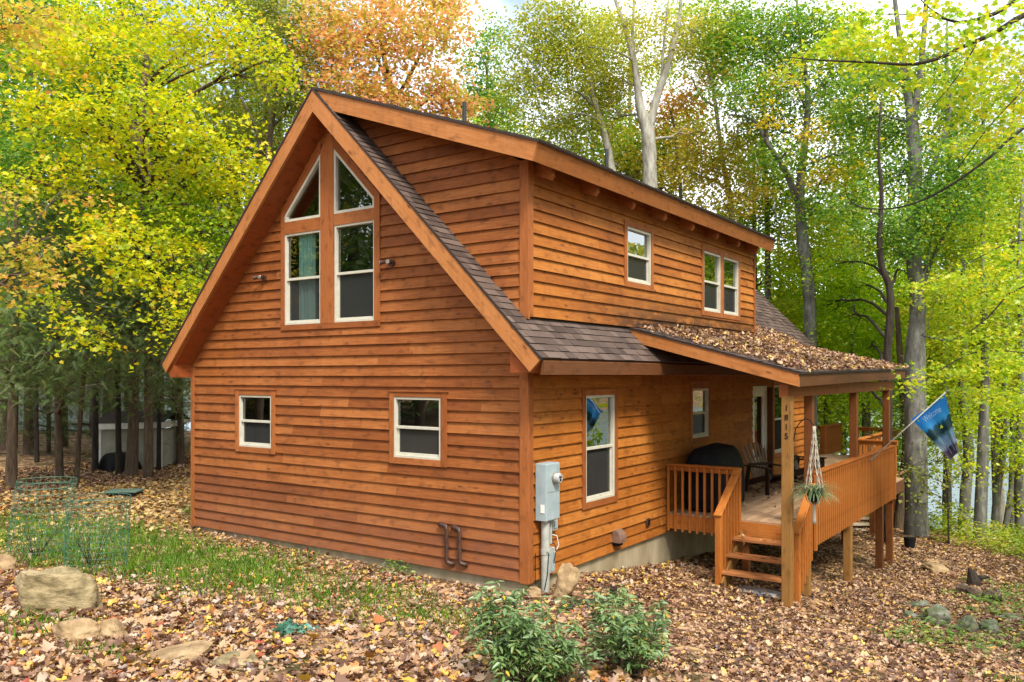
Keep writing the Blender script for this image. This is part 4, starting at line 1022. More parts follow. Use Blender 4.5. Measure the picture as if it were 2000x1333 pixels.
stroke((.30, .80), (.66, .80)); stroke((.34, .80), (.30, .93)); stroke((.62, .80), (.68, .93)); stroke((.28, .73), (.44, .75)); stroke((.60, .74), (.72, .73))
g.build('print', bpy.data.materials['pale print'], cl)

# ------------------------------------------------------------------ rocks, log, slab
def rock(loc, size, rz, mat, label, name='boulder', seed=0, group=None, cuts=12, tops=None):
    import bmesh
    rs = np.random.RandomState(seed + 100); bm = bmesh.new(); bmesh.ops.create_icosphere(bm, subdivisions=5, radius=1)
    pl = [(lambda n: (n / np.linalg.norm(n), rs.uniform(.55, .86)))(rs.normal(0, 1, 3) * np.array([1, 1, .8])) for _ in range(cuts)]
    if tops: pl += [(np.array(t_[:3]) / np.linalg.norm(t_[:3]), t_[3]) for t_ in tops]
    ph = rs.uniform(0, 6, 6)
    for v in bm.verts:
        p = np.array(v.co)
        for n_, c_ in pl:
            t = np.dot(p, n_) - c_
            if t > 0: p = p - n_ * t * .93
        nn_ = mnoise.fractal(Vector(p * 1.6 + ph[:3] * 3), .9, 2.2, 6)
        p = p * (1 + .10 * nn_ + .035 * math.sin(p[0] * 7 + ph[0]) * math.sin(p[1] * 6 + ph[1]) + .03 * math.sin(p[2] * 11 + ph[2] + p[0] * 5) + .012 * math.sin(p[0] * 23 + ph[3]) * math.sin(p[2] * 19 + ph[4]))
        v.co = Vector(p * np.array(size))
    me = bpy.data.meshes.new(name); bm.to_mesh(me); bm.free(); me.polygons.foreach_set('use_smooth', [True] * len(me.polygons)); me.materials.append(mat)
    o = bpy.data.objects.new(name, me); COL.objects.link(o); o.location = loc; o.rotation_euler = (rs.uniform(-.12, .12), rs.uniform(-.12, .12), rz)
    return tag(o, label, 'rock', group)
def onground(u, v):
    """point of the terrain seen at this spot"""
    r = ray(u, v); d = 5.0
    for _ in range(4000):
        p = CAMP + r * d
        if p[2] < gzf(p[0], p[1]): break
        d += .03
    return p
def rk(u, v, wpx, hpx, mat, label, seed, rz=0., dep=.7, sink=.35, **k):
    p = onground(u, v); d = np.dot(p[:2] - CAMP[:2], FW); w_ = wpx * d / F_PX / 2; h = hpx * d / F_PX
    hh = h / (2 - sink) * 1.08
    yaw = TH
    return rock((p[0], p[1], p[2] + h - hh * .92), (w_, w_ * dep, hh), yaw + rz, M[mat], label, seed=seed, **k)
p = onground(100, 1196); d = np.dot(p[:2] - CAMP[:2], FW); w_ = 165 * d / F_PX / 2; h = 76 * d / F_PX
rock((p[0], p[1] + .12, p[2] + h * .22), (w_ * 1.22, w_ * .85, h * 1.45), TH + .1, M['rock_olive'], 'largest boulder, olive brown and flat topped, on the leafy lawn at left', seed=1, cuts=7, tops=[(.06, .1, 1, .52), (1, -.35, .2, .82), (-.9, -.5, .25, .80), (.1, -1, .2, .66), (.55, -.6, .8, .74)])
rk(150, 1252, 110, 40, 'rock_tan', 'low tan stone in the leaves just in front of the largest boulder', 2, .3, .6)
rk(218, 1248, 70, 42, 'rock_tan', 'small pointed pinkish tan stone right of the low tan stone', 3, -.2, .7)
rk(355, 1288, 140, 26, 'rock_tan', 'broad flat sandstone half buried in leaves near the bottom left', 4, .2, .8, cuts=6)
rk(462, 1302, 110, 26, 'rock_olive', 'flat olive stone right of the broad flat sandstone', 5, -.1, .7, cuts=6)
rk(8, 1118, 44, 38, 'rock_tan', 'reddish rock at the left edge beyond the largest boulder', 6, 0, .8)
rk(1106, 1172, 58, 72, 'rock_tan', 'upright angular sandstone boulder standing by the cabin corner', 37, .2, .6, sink=.15, cuts=9)
rk(1042, 1168, 34, 22, 'rock_tan', 'small round tan stone at the foot of the meter conduit', 8)
rk(1792, 1188, 52, 16, 'rock_grey', 'long pale flat stone at the left of the rock cluster under the ferns', 9, .2, .5)
rk(1825, 1222, 60, 40, 'rock_grey', 'large grey mossy stone with dark hollows in the cluster right of the deck', 10, 0, .7, cuts=7)
rk(1887, 1238, 46, 40, 'rock_grey', 'rounded pale grey stone right of the mossy hollowed stone', 11, .4, .8)
rk(1936, 1238, 48, 26, 'rock_grey', 'low brown grey stone at the right end of the rock cluster', 12)
rk(1826, 1118, 52, 18, 'rock_tan', 'flat tan stone at the edge of the leaf carpet near the woods', 13, 0, .8)
rk(1778, 1210, 30, 18, 'rock_grey', 'little stone tucked left of the mossy hollowed stone', 14)
rk(1293, 1282, 34, 20, 'rock_grey', 'small grey stone in the leaves right of the second shrub', 15)
rk(1272, 1296, 26, 16, 'rock_grey', 'smallest grey stone at the foot of the second shrub', 16)
rk(1975, 1213, 44, 14, 'rock_grey', 'thin dark stone at the right edge behind the rock cluster', 17)
p = onground(1475, 1160); g = MB(); ring = []
for k in range(26):
    a = 2 * math.pi * k / 26; q = 1 + .08 * math.sin(a * 3 + 1) + .05 * math.sin(a * 7); ring.append((p[0] + .42 * q * math.cos(a), p[1] + .20 * q * math.sin(a) + .06))
zz = gzf(p[0], p[1])
g.prism(ring, lambda t: (t[0], t[1], zz - .04), lambda t: (t[0], t[1], zz + .045)); tag(g.build('stepping_slab', M['slab'], bevel=.008), 'pale concrete slab lying at the foot of the deck stairs', 'slab')
p = onground(1168, 1183); g = MB()
g.tube([p + np.array([-.34, -.24, .03]), p + np.array([-.1, -.06, .05]), p + np.array([.12, .10, .05]), p + np.array([.3, .22, .04])], [.03, .045, .05, .04], 9)
tag(g.build('fallen_branch', M['bark_dark'], smooth=True), 'dark fallen branch in the leaves between the upright boulder and shrub', 'branch')
p = onground(1198, 1176); g = MB(); g.tube([p + np.array([0, 0, -.05]), p + np.array([-.01, .01, .10]), p + np.array([.03, 0, .2]), p + np.array([.06, -.02, .24])], [.07, .06, .035, .01], 9)
g.tube([p + np.array([0, 0, .04]), p + np.array([-.05, .02, .14]), p + np.array([-.04, .02, .24])], [.04, .025, .008], 8)
tag(g.build('stump', M['bark_dark'], smooth=True), 'small jagged dark stump beside the fallen branch', 'stump')
pa, pb = onground(1870, 1158), onground(1962, 1182); g = MB(); ps = [pa * (1 - t) + pb * t + np.array([0, 0, .12 + .03 * math.sin(t * 8)]) for t in np.linspace(0, 1, 8)]
ps = [q + RS.normal(0, .02, 3) - np.array([0, 0, .05]) for q in ps]; g.tube(ps, [.05, .12, .09, .13, .11, .14, .10, .05], 8); tag(g.build('fallen_log', M['bark'], smooth=False), 'thick dark rotting log among the ferns right of the deck', 'log')
pa = onground(1900, 1146); g = MB(); g.tube([pa + np.array([0, 0, -.1]), pa + np.array([.02, 0, .12]), pa + np.array([-.02, .04, .26]), pa + np.array([-.08, .02, .38])], [.16, .13, .09, .02], 9); g.tube([pa + np.array([0, 0, .05]), pa + np.array([.14, .05, .2]), pa + np.array([.3, .1, .22])], [.09, .06, .015], 8)
tag(g.build('stump', M['bark_dark']), 'broken dark stump rising behind the rotting log and ferns', 'stump')

# ------------------------------------------------------------------ wire cages, utility lid, bucket, shed, neighbour house, dock
def cage(u, v, rpx, hpx, lean, label, nv_=26, nh=13):
    p = onground(u, v); d = np.dot(p[:2] - CAMP[:2], FW); R_ = rpx * d / F_PX; H_ = hpx * d / F_PX
    e = empty('wire_cage', tuple(p), label, 'wire cage', 'green wire cages round young shrubs'); g = MB(); lx = lean * d / F_PX
    def c(a, t): 
        s_ = 1 + .05 * math.sin(a * 2 + 1); o = RT * lx * t
        return (p[0] + R_ * s_ * math.cos(a) + o[0], p[1] + R_ * s_ * math.sin(a) + o[1], p[2] - .03 + H_ * t)
    for k in range(nv_):
        a = 2 * math.pi * k / nv_; g.tube([c(a, 0), c(a + .03, .5), c(a, 1)], .0032, 4, cap=False)
    g.build('upright_wires', M['wire'], e); g = MB()
    for j in range(nh + 1):
        t = (j / nh); g.tube([c(2 * math.pi * k / 28, t) for k in range(29)], (.0028 if j < nh - 1 else .005), 4, cap=False)
    g.build('wire_rings', M['wire'], e)
    return p, d
pA, dA_ = cage(68, 1092, 52, 158, 24, 'taller green wire cage leaning right at the left edge of the lawn')
pB, dB_ = cage(186, 1112, 56, 145, 8, 'green wire cage on the grass right of the taller one')
def twigbush(p, h, n, label, seed):
    random.seed(seed); g = MB()
    for k in range(n):
        a = random.uniform(0, 6.28); q = np.array(p) + np.array([0, 0, -.03]); pts = [q]; d = np.array([math.cos(a) * .45, math.sin(a) * .45, 1.])
        for i in range(4):
            q = q + d / np.linalg.norm(d) * h * random.uniform(.18, .3); d = d + np.array([random.uniform(-.3, .3), random.uniform(-.3, .3), .1]); pts.append(q)
        g.tube(pts, [.007, .006, .004, .003, .002], 5)
    tag(g.build('young_shrub', M['bark_dark']), label, 'shrub')
twigbush(pA + np.array([.05, 0, 0]), .6, 12, 'bare twiggy shrub inside the taller wire cage', 5)
twigbush(pB + np.array([-.02, -.05, 0]), .7, 14, 'bare twiggy shrub inside the right hand wire cage', 6)
p = onground(243, 970); g = MB(); e = empty('utility_cover', tuple(p), 'dark green plastic well cover lying on the leafy lawn', 'utility cover')
g.beam(p + np.array([-RT[0] * .36, -RT[1] * .36, .05]), p + np.array([RT[0] * .36, RT[1] * .36, .05]), .42, .12); g.build('base', M['black'], e, bevel=.01)
g = MB(); g.beam(p + np.array([-RT[0] * .39, -RT[1] * .39, .135]), p + np.array([RT[0] * .39, RT[1] * .39, .135]), .48, .05); g.build('lid', M['utility'], e, bevel=.015)
p = onground(1777, 1072); g = MB(); g.tube([p, p + np.array([0, 0, .28]), p + np.array([0, 0, .29]), p + np.array([0, 0, .1])], [.11, .15, .14, .11], 20); tag(g.build('bucket', M['black']), 'black plant bucket on the bank below the large grey tree', 'bucket')
# little white shed
def shedpt(u, v, d): return at(u, v, d)
S0 = at(192, 915, 26); e = empty('garden_shed', tuple(S0), 'low cream clapboard shed with white trim among the left tree trunks', 'shed')
z0_, z1_ = -.05, at(0, 838, 26)[2]; A = at(192, 900, 26)[:2]; B = at(316, 900, 26)[:2]; ax = (B - A) / np.linalg.norm(B - A); bx_ = np.array([-ax[1], ax[0]])
def SP(a, b, z): q = A + ax * a + bx_ * b; return (q[0], q[1], z)
Ls = np.linalg.norm(B - A); g = MB(); k = 0; z = z0_ + .12
while z < z1_:
    zt_ = min(z + .105, z1_); r = random.random(); g.poly([SP(.06, -.02, z), SP(Ls - .06, -.02, z), SP(Ls - .06, -.004, zt_), SP(.06, -.004, zt_)], None, r); g.poly([SP(.06, 0, z), SP(Ls - .06, 0, z), SP(Ls - .06, -.02, z), SP(.06, -.02, z)], None, 0)
    g.poly([SP(Ls, .05, z), SP(Ls, 1.6, z), SP(Ls - .01, 1.6, zt_), SP(Ls - .01, .05, zt_)], None, r); g.poly([SP(0, .05, z), SP(0, 1.6, z), SP(0, 1.6, zt_), SP(0, .05, zt_)], None, r); z = zt_
g.build('wall', M['kennel'], e)
for a0 in (0, Ls - .10):
    g = MB(); g.poly([SP(a0, -.03, z0_), SP(a0 + .10, -.03, z0_), SP(a0 + .10, -.03, z1_), SP(a0, -.03, z1_)]); g.poly([SP(a0 + .10, -.03, z0_), SP(a0 + .10, .05, z0_), SP(a0 + .10, .05, z1_), SP(a0 + .10, -.03, z1_)]); g.poly([SP(a0, -.03, z0_), SP(a0, .05, z0_), SP(a0, .05, z1_), SP(a0, -.03, z1_)]); g.build('post', M['white'], e)
g = MB(); g.poly([SP(-.12, -.14, z1_ - .02), SP(Ls + .12, -.14, z1_ + .04), SP(Ls + .12, -.14, z1_ + .22), SP(-.12, -.14, z1_ + .16)]); g.poly([SP(-.12, -.14, z1_ - .02), SP(Ls + .12, -.14, z1_ + .04), SP(Ls + .12, .0, z1_ + .04), SP(-.12, .0, z1_ - .02)]); g.poly([SP(Ls + .12, -.14, z1_ + .04), SP(Ls + .12, 1.7, z1_ + .04), SP(Ls + .12, 1.7, z1_ + .22), SP(Ls + .12, -.14, z1_ + .22)]); g.build('fascia', M['white'], e)
g = MB(); g.poly([SP(-.14, -.16, z1_ + .17), SP(Ls + .14, -.16, z1_ + .23), SP(Ls + .14, 1.0, z1_ + .55), SP(-.14, 1.0, z1_ + .5)]); g.poly([SP(-.14, 1.0, z1_ + .5), SP(Ls + .14, 1.0, z1_ + .55), SP(Ls + .14, 2.0, z1_ + .2), SP(-.14, 2.0, z1_ + .2)]); g.build('roof', M['edge'], e)
p = onground(232, 915); e = empty('covered_woodpile', tuple(p), 'heap under a black tarpaulin in front of the low shed', 'tarpaulin')
g = MB(); q = at(232, 880, 25.2); superblob('cover', q[0], q[1], -.05, .62, .75, .4, M['black'], e, top=.25, fold=.09)
g = MB(); g.tube([(q[0] - .6, q[1] - .3, -.02), (q[0] + .5, q[1] - .45, -.02)], .09, 10); g.build('log', M['bark'], e)
q0 = at(-330, 846, 44); q1 = at(228, 846, 42); e = empty('neighbour_house', tuple(q0), 'pale green clapboard house glimpsed behind the left tree trunks', 'house')
ax = (q1 - q0)[:2]; Lh = np.linalg.norm(ax); ax = ax / Lh; bx_ = np.array([-ax[1], ax[0]])
def HP_(a, b, z): q = q0[:2] + ax * a + bx_ * b; return (q[0], q[1], z)
g = MB(); z = .15
while z < 4.4:
    r = random.random(); g.poly([HP_(0, -.03, z), HP_(Lh, -.03, z), HP_(Lh, 0, z + .2), HP_(0, 0, z + .2)], None, r); g.poly([HP_(0, 0, z), HP_(Lh, 0, z), HP_(Lh, -.03, z), HP_(0, -.03, z)], None, 0)
    g.poly([HP_(Lh, 0, z), HP_(Lh, 8, z), HP_(Lh - .03, 8, z + .2), HP_(Lh - .03, 0, z + .2)], None, r); z += .2
g.build('wall', M['neighbour'], e)
g = MB(); g.poly([HP_(-.4, -.5, 4.25), HP_(Lh + .4, -.5, 4.25), HP_(Lh + .4, 4, 6.6), HP_(-.4, 4, 6.6)]); g.poly([HP_(-.4, 8.5, 4.25), HP_(Lh + .4, 8.5, 4.25), HP_(Lh + .4, 4, 6.6), HP_(-.4, 4, 6.6)]); g.build('roof', M['edge'], e)
g = MB(); g.poly([HP_(0, .05, -.6), HP_(Lh, .05, -.6), HP_(Lh, .05, .15), HP_(0, .05, .15)]); g.build('foundation', M['concrete'], e)
# garden stairs beyond the deck
e = empty('garden_stairs', (1.2, 15.5, -1.4), 'weathered open wooden stairs seen under the far end of the deck', 'stairs')
S0 = at(1690, 1003, 24)
for k in range(6):
    q = at(1692, 1060 - 12 * k, 23.6 + k * .22); g = MB(); a_ = q + np.array([RT[0], RT[1], 0]) * .62; b_ = q - np.array([RT[0], RT[1], 0]) * .62; g.beam(a_, b_, .26, .05); g.build('tread', M['greywood'], e)
for s_ in (-.62, .62):
    g = MB(); a_ = at(1692, 1078, 23.4) + np.array([RT[0], RT[1], 0]) * s_; b_ = at(1692, 992, 24.9) + np.array([RT[0], RT[1], 0]) * s_; g.beam(a_, b_, .05, .2); g.build('stringer', M['greywood'], e)
# dock
q = onz(1862, 1062, -5.6); e = empty('boat_dock', tuple(q), 'weathered wooden boat dock on the lake seen between the trunks', 'dock')
dv = np.array([.50, .86]); dn = np.array([.86, -.50])
for k in range(22):
    c_ = q[:2] + dv * (k * .30 - 1.0); g = MB(); g.beam((c_[0] - dn[0] * 1.3, c_[1] - dn[1] * 1.3, -5.6), (c_[0] + dn[0] * 1.3, c_[1] + dn[1] * 1.3, -5.6), .27, .06, r=random.random()); g.build('plank', M['greywood'], e)
for s_ in (-1.2, 1.2):
    for k in (0, 3, 6):
        c_ = q[:2] + dv * (k - .8) + dn * s_; g = MB(); g.tube([(c_[0], c_[1], -8.5), (c_[0], c_[1], -5.1)], .08, 8); g.build('piling', M['bark'], e)

# ------------------------------------------------------------------ trees
COVM = 2.9; NLEAF = 0
KS = dict(diamond=P_DIAMOND, maple=P_MAPLE, spray=P_SPRAY, long=P_LONG)
def px2blob(u, v, d, ru, rv, dr=None, off=0):
    c = at(u, v, d); rh = ru * d / F_PX; return (c, rh, rv * d / F_PX, dr or max(rh * .8, .8), off)
def tree(label, trunks, blobs, kind, bark='bark_grey', leaf=.12, cov=1.5, name='tree', cat='tree', group=None, pr='diamond', limbs=True, base=True, flat=.35, rb=0.0, twigs=12, tilt=.6, droop=.35, clump=.30, leafmat_=None, per=22, sides=10):
    """trunks: list of paths [(world point, radius)...]; blobs: (centre, r across, r up, r deep, facing)"""
    root_p = np.array(trunks[0][0][0], float)
    if base:
        zg = gzf(root_p[0], root_p[1])
        if root_p[2] > zg + .3:
            trunks[0] = [(np.array([root_p[0], root_p[1], zg - .2]), trunks[0][0][1] * 1.25)] + trunks[0]
        else: trunks[0] = [(np.array([root_p[0], root_p[1], zg - .2]), trunks[0][0][1] * 1.2)] + trunks[0]
        root_p = trunks[0][0][0]
    e = empty(name, (root_p[0], root_p[1], root_p[2]), label, cat, group)
    g = MB(); node = []
    for path in trunks:
        P_ = [np.array(p, float) for p, _ in path]; R_ = [r for _, r in path]
        # resample smoothly
        Q = []; RR = []
        for k in range(len(P_) - 1):
            p0 = P_[max(k - 1, 0)]; p1 = P_[k]; p2 = P_[k + 1]; p3 = P_[min(k + 2, len(P_) - 1)]
            m = max(3, int(np.linalg.norm(p2 - p1) / .8))
            for t in np.arange(m) / m:
                t2, t3 = t * t, t * t * t
                Q.append(.5 * ((2 * p1) + (-p0 + p2) * t + (2 * p0 - 5 * p1 + 4 * p2 - p3) * t2 + (-p0 + 3 * p1 - 3 * p2 + p3) * t3)); RR.append((R_[k] * (1 - t) + R_[k + 1] * t) * (1 + random.uniform(-.05, .05)))
        Q.append(P_[-1]); RR.append(R_[-1]); g.tube(Q, RR, sides)
        node += list(zip(Q, RR))
    NP = np.array([q for q, _ in node]); NR = np.array([r for _, r in node])
    pos = []; rnd = []
    for (c, rh, rv, rd, boff) in blobs:
        npx = math.pi * rh * rv; n = int(COVM * cov * npx / (leaf * leaf * .30)); K = max(4, n // per)
        u = RS.normal(0, .58, (K, 3)); u *= np.minimum(1, 1.45 / np.maximum(np.linalg.norm(u, axis=1), 1e-6))[:, None]
        cc = c + u[:, :1] * rh * np.array([RT[0], RT[1], 0]) + u[:, 1:2] * rd * np.array([FW[0], FW[1], 0]) + u[:, 2:] * rv * np.array([0, 0, 1])
        cr = RS.uniform(0, 1, K)
        m = RS.poisson(per, K); idx = np.repeat(np.arange(K), m)
        off = RS.normal(0, 1, (len(idx), 3)) * np.array([clump, clump, clump * flat]); 
        off[:, 2] -= .25 * (off[:, 0] ** 2 + off[:, 1] ** 2) / max(clump, .05)
        pos.append(cc[idx] + off); rnd.append(np.clip(.12 + rb + boff + .42 * cr[idx] + .36 * RS.uniform(0, 1, len(idx)) + .10 * RS.normal(0, 1, len(idx)), 0, 1))
        if limbs:
            w_ = np.linalg.norm(NP - c, axis=1) + np.where(NP[:, 2] > c[2] + .2 * rv, 50, 0) + np.abs(NP[:, 2] - (c[2] - .6 * rh - .5)) * .4
            j = int(np.argmin(w_)); s_ = NP[j]; r0 = min(NR[j] * .5, .02 + .018 * np.linalg.norm(c - s_))
            m1 = s_ * .55 + c * .45 + np.array([0, 0, .12 * np.linalg.norm(c - s_)]) + RS.normal(0, .12, 3)
            pts = [s_ * (1 - t) ** 2 + 2 * m1 * t * (1 - t) + c * t * t for t in np.linspace(0, 1, 8)]
            pts = [pts[0]] + [p_ + RS.normal(0, .03, 3) for p_ in pts[1:]]
            g.tube(pts, list(np.linspace(r0, max(.010, r0 * .35), 8)), 6)
            for q in cc[:min(twigs, K)]:
                st_ = pts[random.choice((4, 5, 6, 7))]; mid = (st_ + q) / 2 + RS.normal(0, .08, 3) + np.array([0, 0, .08])
                g.tube([st_, mid, q], [max(.008, r0 * .3), .006, .003], 4, cap=False)
    g.build('trunk', M[bark], e, smooth=True)
    global NLEAF; NLEAF += sum(len(x) for x in pos)
    if pos:
        pos = np.concatenate(pos); rnd = np.concatenate(rnd)
        sz = leaf * RS.uniform(.5, 1.35, len(pos))
        leaf_cloud('crown', pos, sz, rnd, leafmat_ or M['leaf_' + kind], KS[pr], tilt=tilt, droop=droop, parent=e)
    return e
def TP(*pts): return [(at(u, v, d), w_ * d / F_PX / 2) for (u, v, d, w_) in pts]
def BL(*b): return [px2blob(*x) for x in b]

# ---- right of the cabin
tree('thickest grey trunk standing at the right end of the deck, forking high up', [TP((1790, 1030, 23, 44), (1789, 900, 23, 40), (1787, 700, 23.2, 38), (1793, 600, 23.3, 30), (1783, 480, 23.4, 26), (1788, 350, 23.5, 25), (1782, 240, 23.6, 22), (1768, 150, 23.8, 12), (1750, 20, 24, 9), (1740, -80, 24, 5)),
      TP((1784, 235, 23.6, 16), (1800, 120, 23.4, 11), (1812, -40, 23, 7)), TP((1787, 420, 23.5, 12), (1820, 330, 23.2, 9), (1850, 250, 22.8, 7), (1858, 170, 22.5, 4)), TP((1797, 590, 23.3, 10), (1815, 520, 23.5, 8), (1860, 430, 23, 6), (1900, 380, 22.6, 3)), TP((1797, 570, 23.3, 9), (1812, 500, 23.5, 6), (1826, 430, 24, 3))],
     BL((1840, 400, 22.5, 70, 50), (1740, 440, 22.5, 60, 40), (1880, 300, 22.5, 70, 45), (1850, 200, 23.5, 70, 50), (1760, 330, 24, 60, 45), (1720, 150, 24, 60, 50), (1660, 400, 24, 50, 36), (1840, 480, 24, 50, 26), (1690, 230, 24.5, 50, 36), (1740, 260, 25, 40, 36), (1830, 110, 24, 40, 36), (1740, 480, 23, 50, 22), (1850, 360, 23, 50, 30)), 'green', leaf=.10, cov=1.25)
tree('curving grey trunk forking above the cabin roof to the right of the dormer', [TP((1583, 800, 27, 26), (1582, 640, 27, 25), (1580, 560, 27, 24), (1568, 470, 27, 21), (1562, 380, 27, 19), (1570, 300, 27, 14), (1577, 220, 27, 12), (1575, 150, 27, 8), (1560, 60, 27, 5), (1555, -60, 27, 3)),
      TP((1560, 395, 27, 14), (1532, 330, 26.8, 12), (1505, 290, 26.5, 9), (1470, 235, 26.3, 6), (1425, 225, 26, 3)), TP((1500, 285, 26.5, 6), (1494, 220, 26.4, 4), (1480, 160, 26, 3)), TP((1575, 215, 27, 6), (1545, 150, 26.6, 4), (1500, 80, 26, 3)), TP((1577, 210, 27, 5), (1620, 140, 27, 4), (1640, 60, 27, 2))],
     BL((1470, 90, 26.5, 70, 55), (1540, 50, 26.5, 70, 50), (1450, 180, 26, 50, 40), (1520, 190, 27, 50, 40), (1500, 250, 28, 60, 30), (1600, 60, 27, 50, 45), (1620, 170, 27, 45, 35), (1430, 30, 27, 60, 45), (1585, 258, 25.5, 36, 12, 1, .55), (1620, 335, 25.5, 46, 14, 1, .5), (1500, 235, 25.5, 24, 10, 1, .6), (1640, 230, 26, 40, 26), (1540, 300, 26, 44, 26), (1480, 200, 25.5, 16, 8, 1, .6), (1530, 150, 25.5, 30, 14, 1, .55), (1665, 300, 27, 40, 30), (1600, 400, 26.5, 40, 26), (1650, 120, 27, 50, 40), (1400, 90, 27.5, 40, 40)), 'green', leaf=.11, cov=1.3, rb=.08)
tree('slim dark trunk with an S bend between the curving trunk and the thickest one', [TP((1733, 860, 22, 18), (1735, 760, 22, 17), (1733, 690, 22, 15), (1739, 620, 22, 15), (1737, 560, 22, 13), (1722, 520, 22, 12), (1718, 460, 22, 10), (1722, 380, 22, 8), (1716, 300, 22, 5), (1720, 200, 22, 3))],
     BL((1680, 560, 27, 60, 36), (1650, 620, 27.5, 70, 40), (1700, 680, 28, 50, 36), (1640, 700, 28, 40, 30), (1770, 540, 27, 40, 30), (1740, 650, 27.5, 34, 26), (1690, 760, 27, 40, 30), (1625, 520, 27, 55, 36), (1600, 600, 29, 40, 40)), 'bright', bark='bark_dark', leaf=.11, cov=1.3, rb=-.1)
tree('straight slim trunk rising just right of the flag with yellow green leaves', [TP((1882, 1045, 26, 22), (1886, 960, 26, 20), (1892, 880, 26, 19), (1880, 760, 26, 15), (1884, 640, 26, 12), (1880, 500, 26, 8), (1884, 380, 26, 4))],
     BL((1880, 700, 25, 56, 30), (1840, 760, 25.5, 36, 26), (1890, 820, 25, 40, 26), (1850, 620, 25, 50, 34), (1890, 560, 25.5, 60, 34), (1880, 900, 24.5, 26, 18), (1875, 1000, 25, 12, 24)), 'bright', leaf=.11, cov=1.3, rb=.15)
tree('tallest straight trunk at the right, its foot on the bank crest', [TP((1912, 1064, 24, 24), (1915, 980, 24, 21), (1920, 860, 24, 20), (1924, 740, 24, 15), (1921, 600, 24, 13), (1918, 480, 24, 10), (1922, 300, 24, 7), (1915, 120, 24, 4)),
      TP((1922, 640, 24, 6), (1860, 665, 23.5, 5), (1800, 655, 23, 3))],
     BL((1950, 560, 23, 60, 34), (1900, 470, 23, 70, 34), (1970, 640, 23, 46, 30), (1920, 400, 24, 60, 34), (1840, 560, 22.5, 60, 22), (1960, 330, 24, 60, 40), (1900, 620, 23, 50, 20)), 'yelgreen', leaf=.10, cov=1.25)
tree('slim leaning trunk between the tallest straight trunk and the right edge', [TP((1940, 1050, 27, 14), (1948, 960, 27, 13), (1960, 880, 27, 12), (1962, 760, 27, 9), (1968, 600, 27, 6))],
     BL((1950, 780, 26, 40, 26), (1960, 700, 26, 46, 30), (1985, 860, 26, 30, 24)), 'bright', leaf=.11, cov=1.3)
tree('pair of crossing slim trunks at the right edge', [TP((1992, 1055, 27, 18), (1990, 960, 27, 17), (1992, 860, 27, 15), (1996, 700, 27, 12), (1990, 520, 27, 8), (1998, 350, 27, 5)), TP((1960, 1055, 28, 12), (1972, 980, 28, 11), (1984, 900, 28, 10))],
     BL((1990, 800, 26, 30, 30), (1995, 560, 26, 50, 40), (1990, 900, 26.5, 26, 26), (1980, 980, 27, 18, 14)), 'yellow', leaf=.11, cov=1.2)
tree('brown trunk leaning beside the thickest grey trunk behind the deck post', [TP((1757, 1030, 25, 24), (1763, 960, 25, 22), (1772, 880, 25, 19), (1766, 800, 25, 15), (1758, 700, 25, 12), (1752, 600, 25, 8))],
     BL((1765, 830, 24.5, 18, 44), (1758, 760, 25, 26, 40), (1750, 900, 24.6, 14, 26)), 'green', bark='bark', leaf=.10, cov=1.3)
tree('thin dark sapling over the water with sparse round leaves below the flag', [TP((1853, 1075, 22, 4), (1852, 1000, 22, 3.5), (1850, 930, 22, 3), (1842, 870, 22, 2)), ],
     BL((1830, 900, 22, 36, 18), (1870, 935, 22, 34, 14), (1815, 960, 22, 26, 12), (1850, 990, 22, 34, 14), (1800, 930, 22, 22, 16), (1845, 860, 22.5, 40, 16)), 'olive', bark='bark_dark', leaf=.10, cov=.55, name='sapling', twigs=14)
# ---- above the roof
tree('pale grey trunk forking into two limbs above the dormer roof ridge', [TP((1272, 520, 27, 34), (1270, 400, 27, 30), (1268, 300, 27, 28), (1264, 250, 27, 28), (1250, 210, 27, 17), (1243, 150, 27, 14), (1236, 110, 27, 12), (1222, 60, 27, 9), (1195, -20, 27, 6)),
      TP((1268, 252, 27, 18), (1280, 200, 27, 16), (1300, 140, 27, 14), (1315, 90, 27, 12), (1328, 30, 27, 8), (1332, -60, 27, 5)), TP((1238, 118, 27, 7), (1236, 60, 27, 6), (1240, -30, 27, 4)), TP((1292, 160, 27, 6), (1296, 90, 27, 5), (1308, -20, 27, 4)), TP((1236, 118, 27, 5), (1200, 100, 26.5, 4), (1150, 92, 26, 3))],
     BL((1225, 40, 26, 50, 40), (1170, 120, 28, 40, 40), (1215, 160, 28, 30, 40), (1190, 230, 28.5, 36, 36), (1370, 260, 28, 30, 30), (1330, 90, 27.5, 36, 40), (1290, 30, 27, 40, 34), (1360, 60, 27, 36, 44), (1250, 100, 28, 34, 24)), 'birch', bark='bark_pale', leaf=.10, cov=.7, rb=.15)
tree('orange leaved understory tree glowing between the pale forked limbs', [TP((1330, 430, 30, 8), (1325, 330, 30, 7), (1315, 240, 30, 5), (1300, 190, 30, 3))],
     BL((1300, 205, 30, 50, 18), (1350, 185, 30, 46, 20), (1285, 235, 30, 34, 14), (1400, 130, 30, 30, 24)), 'redor', leaf=.12, cov=1.2, rb=-.25)
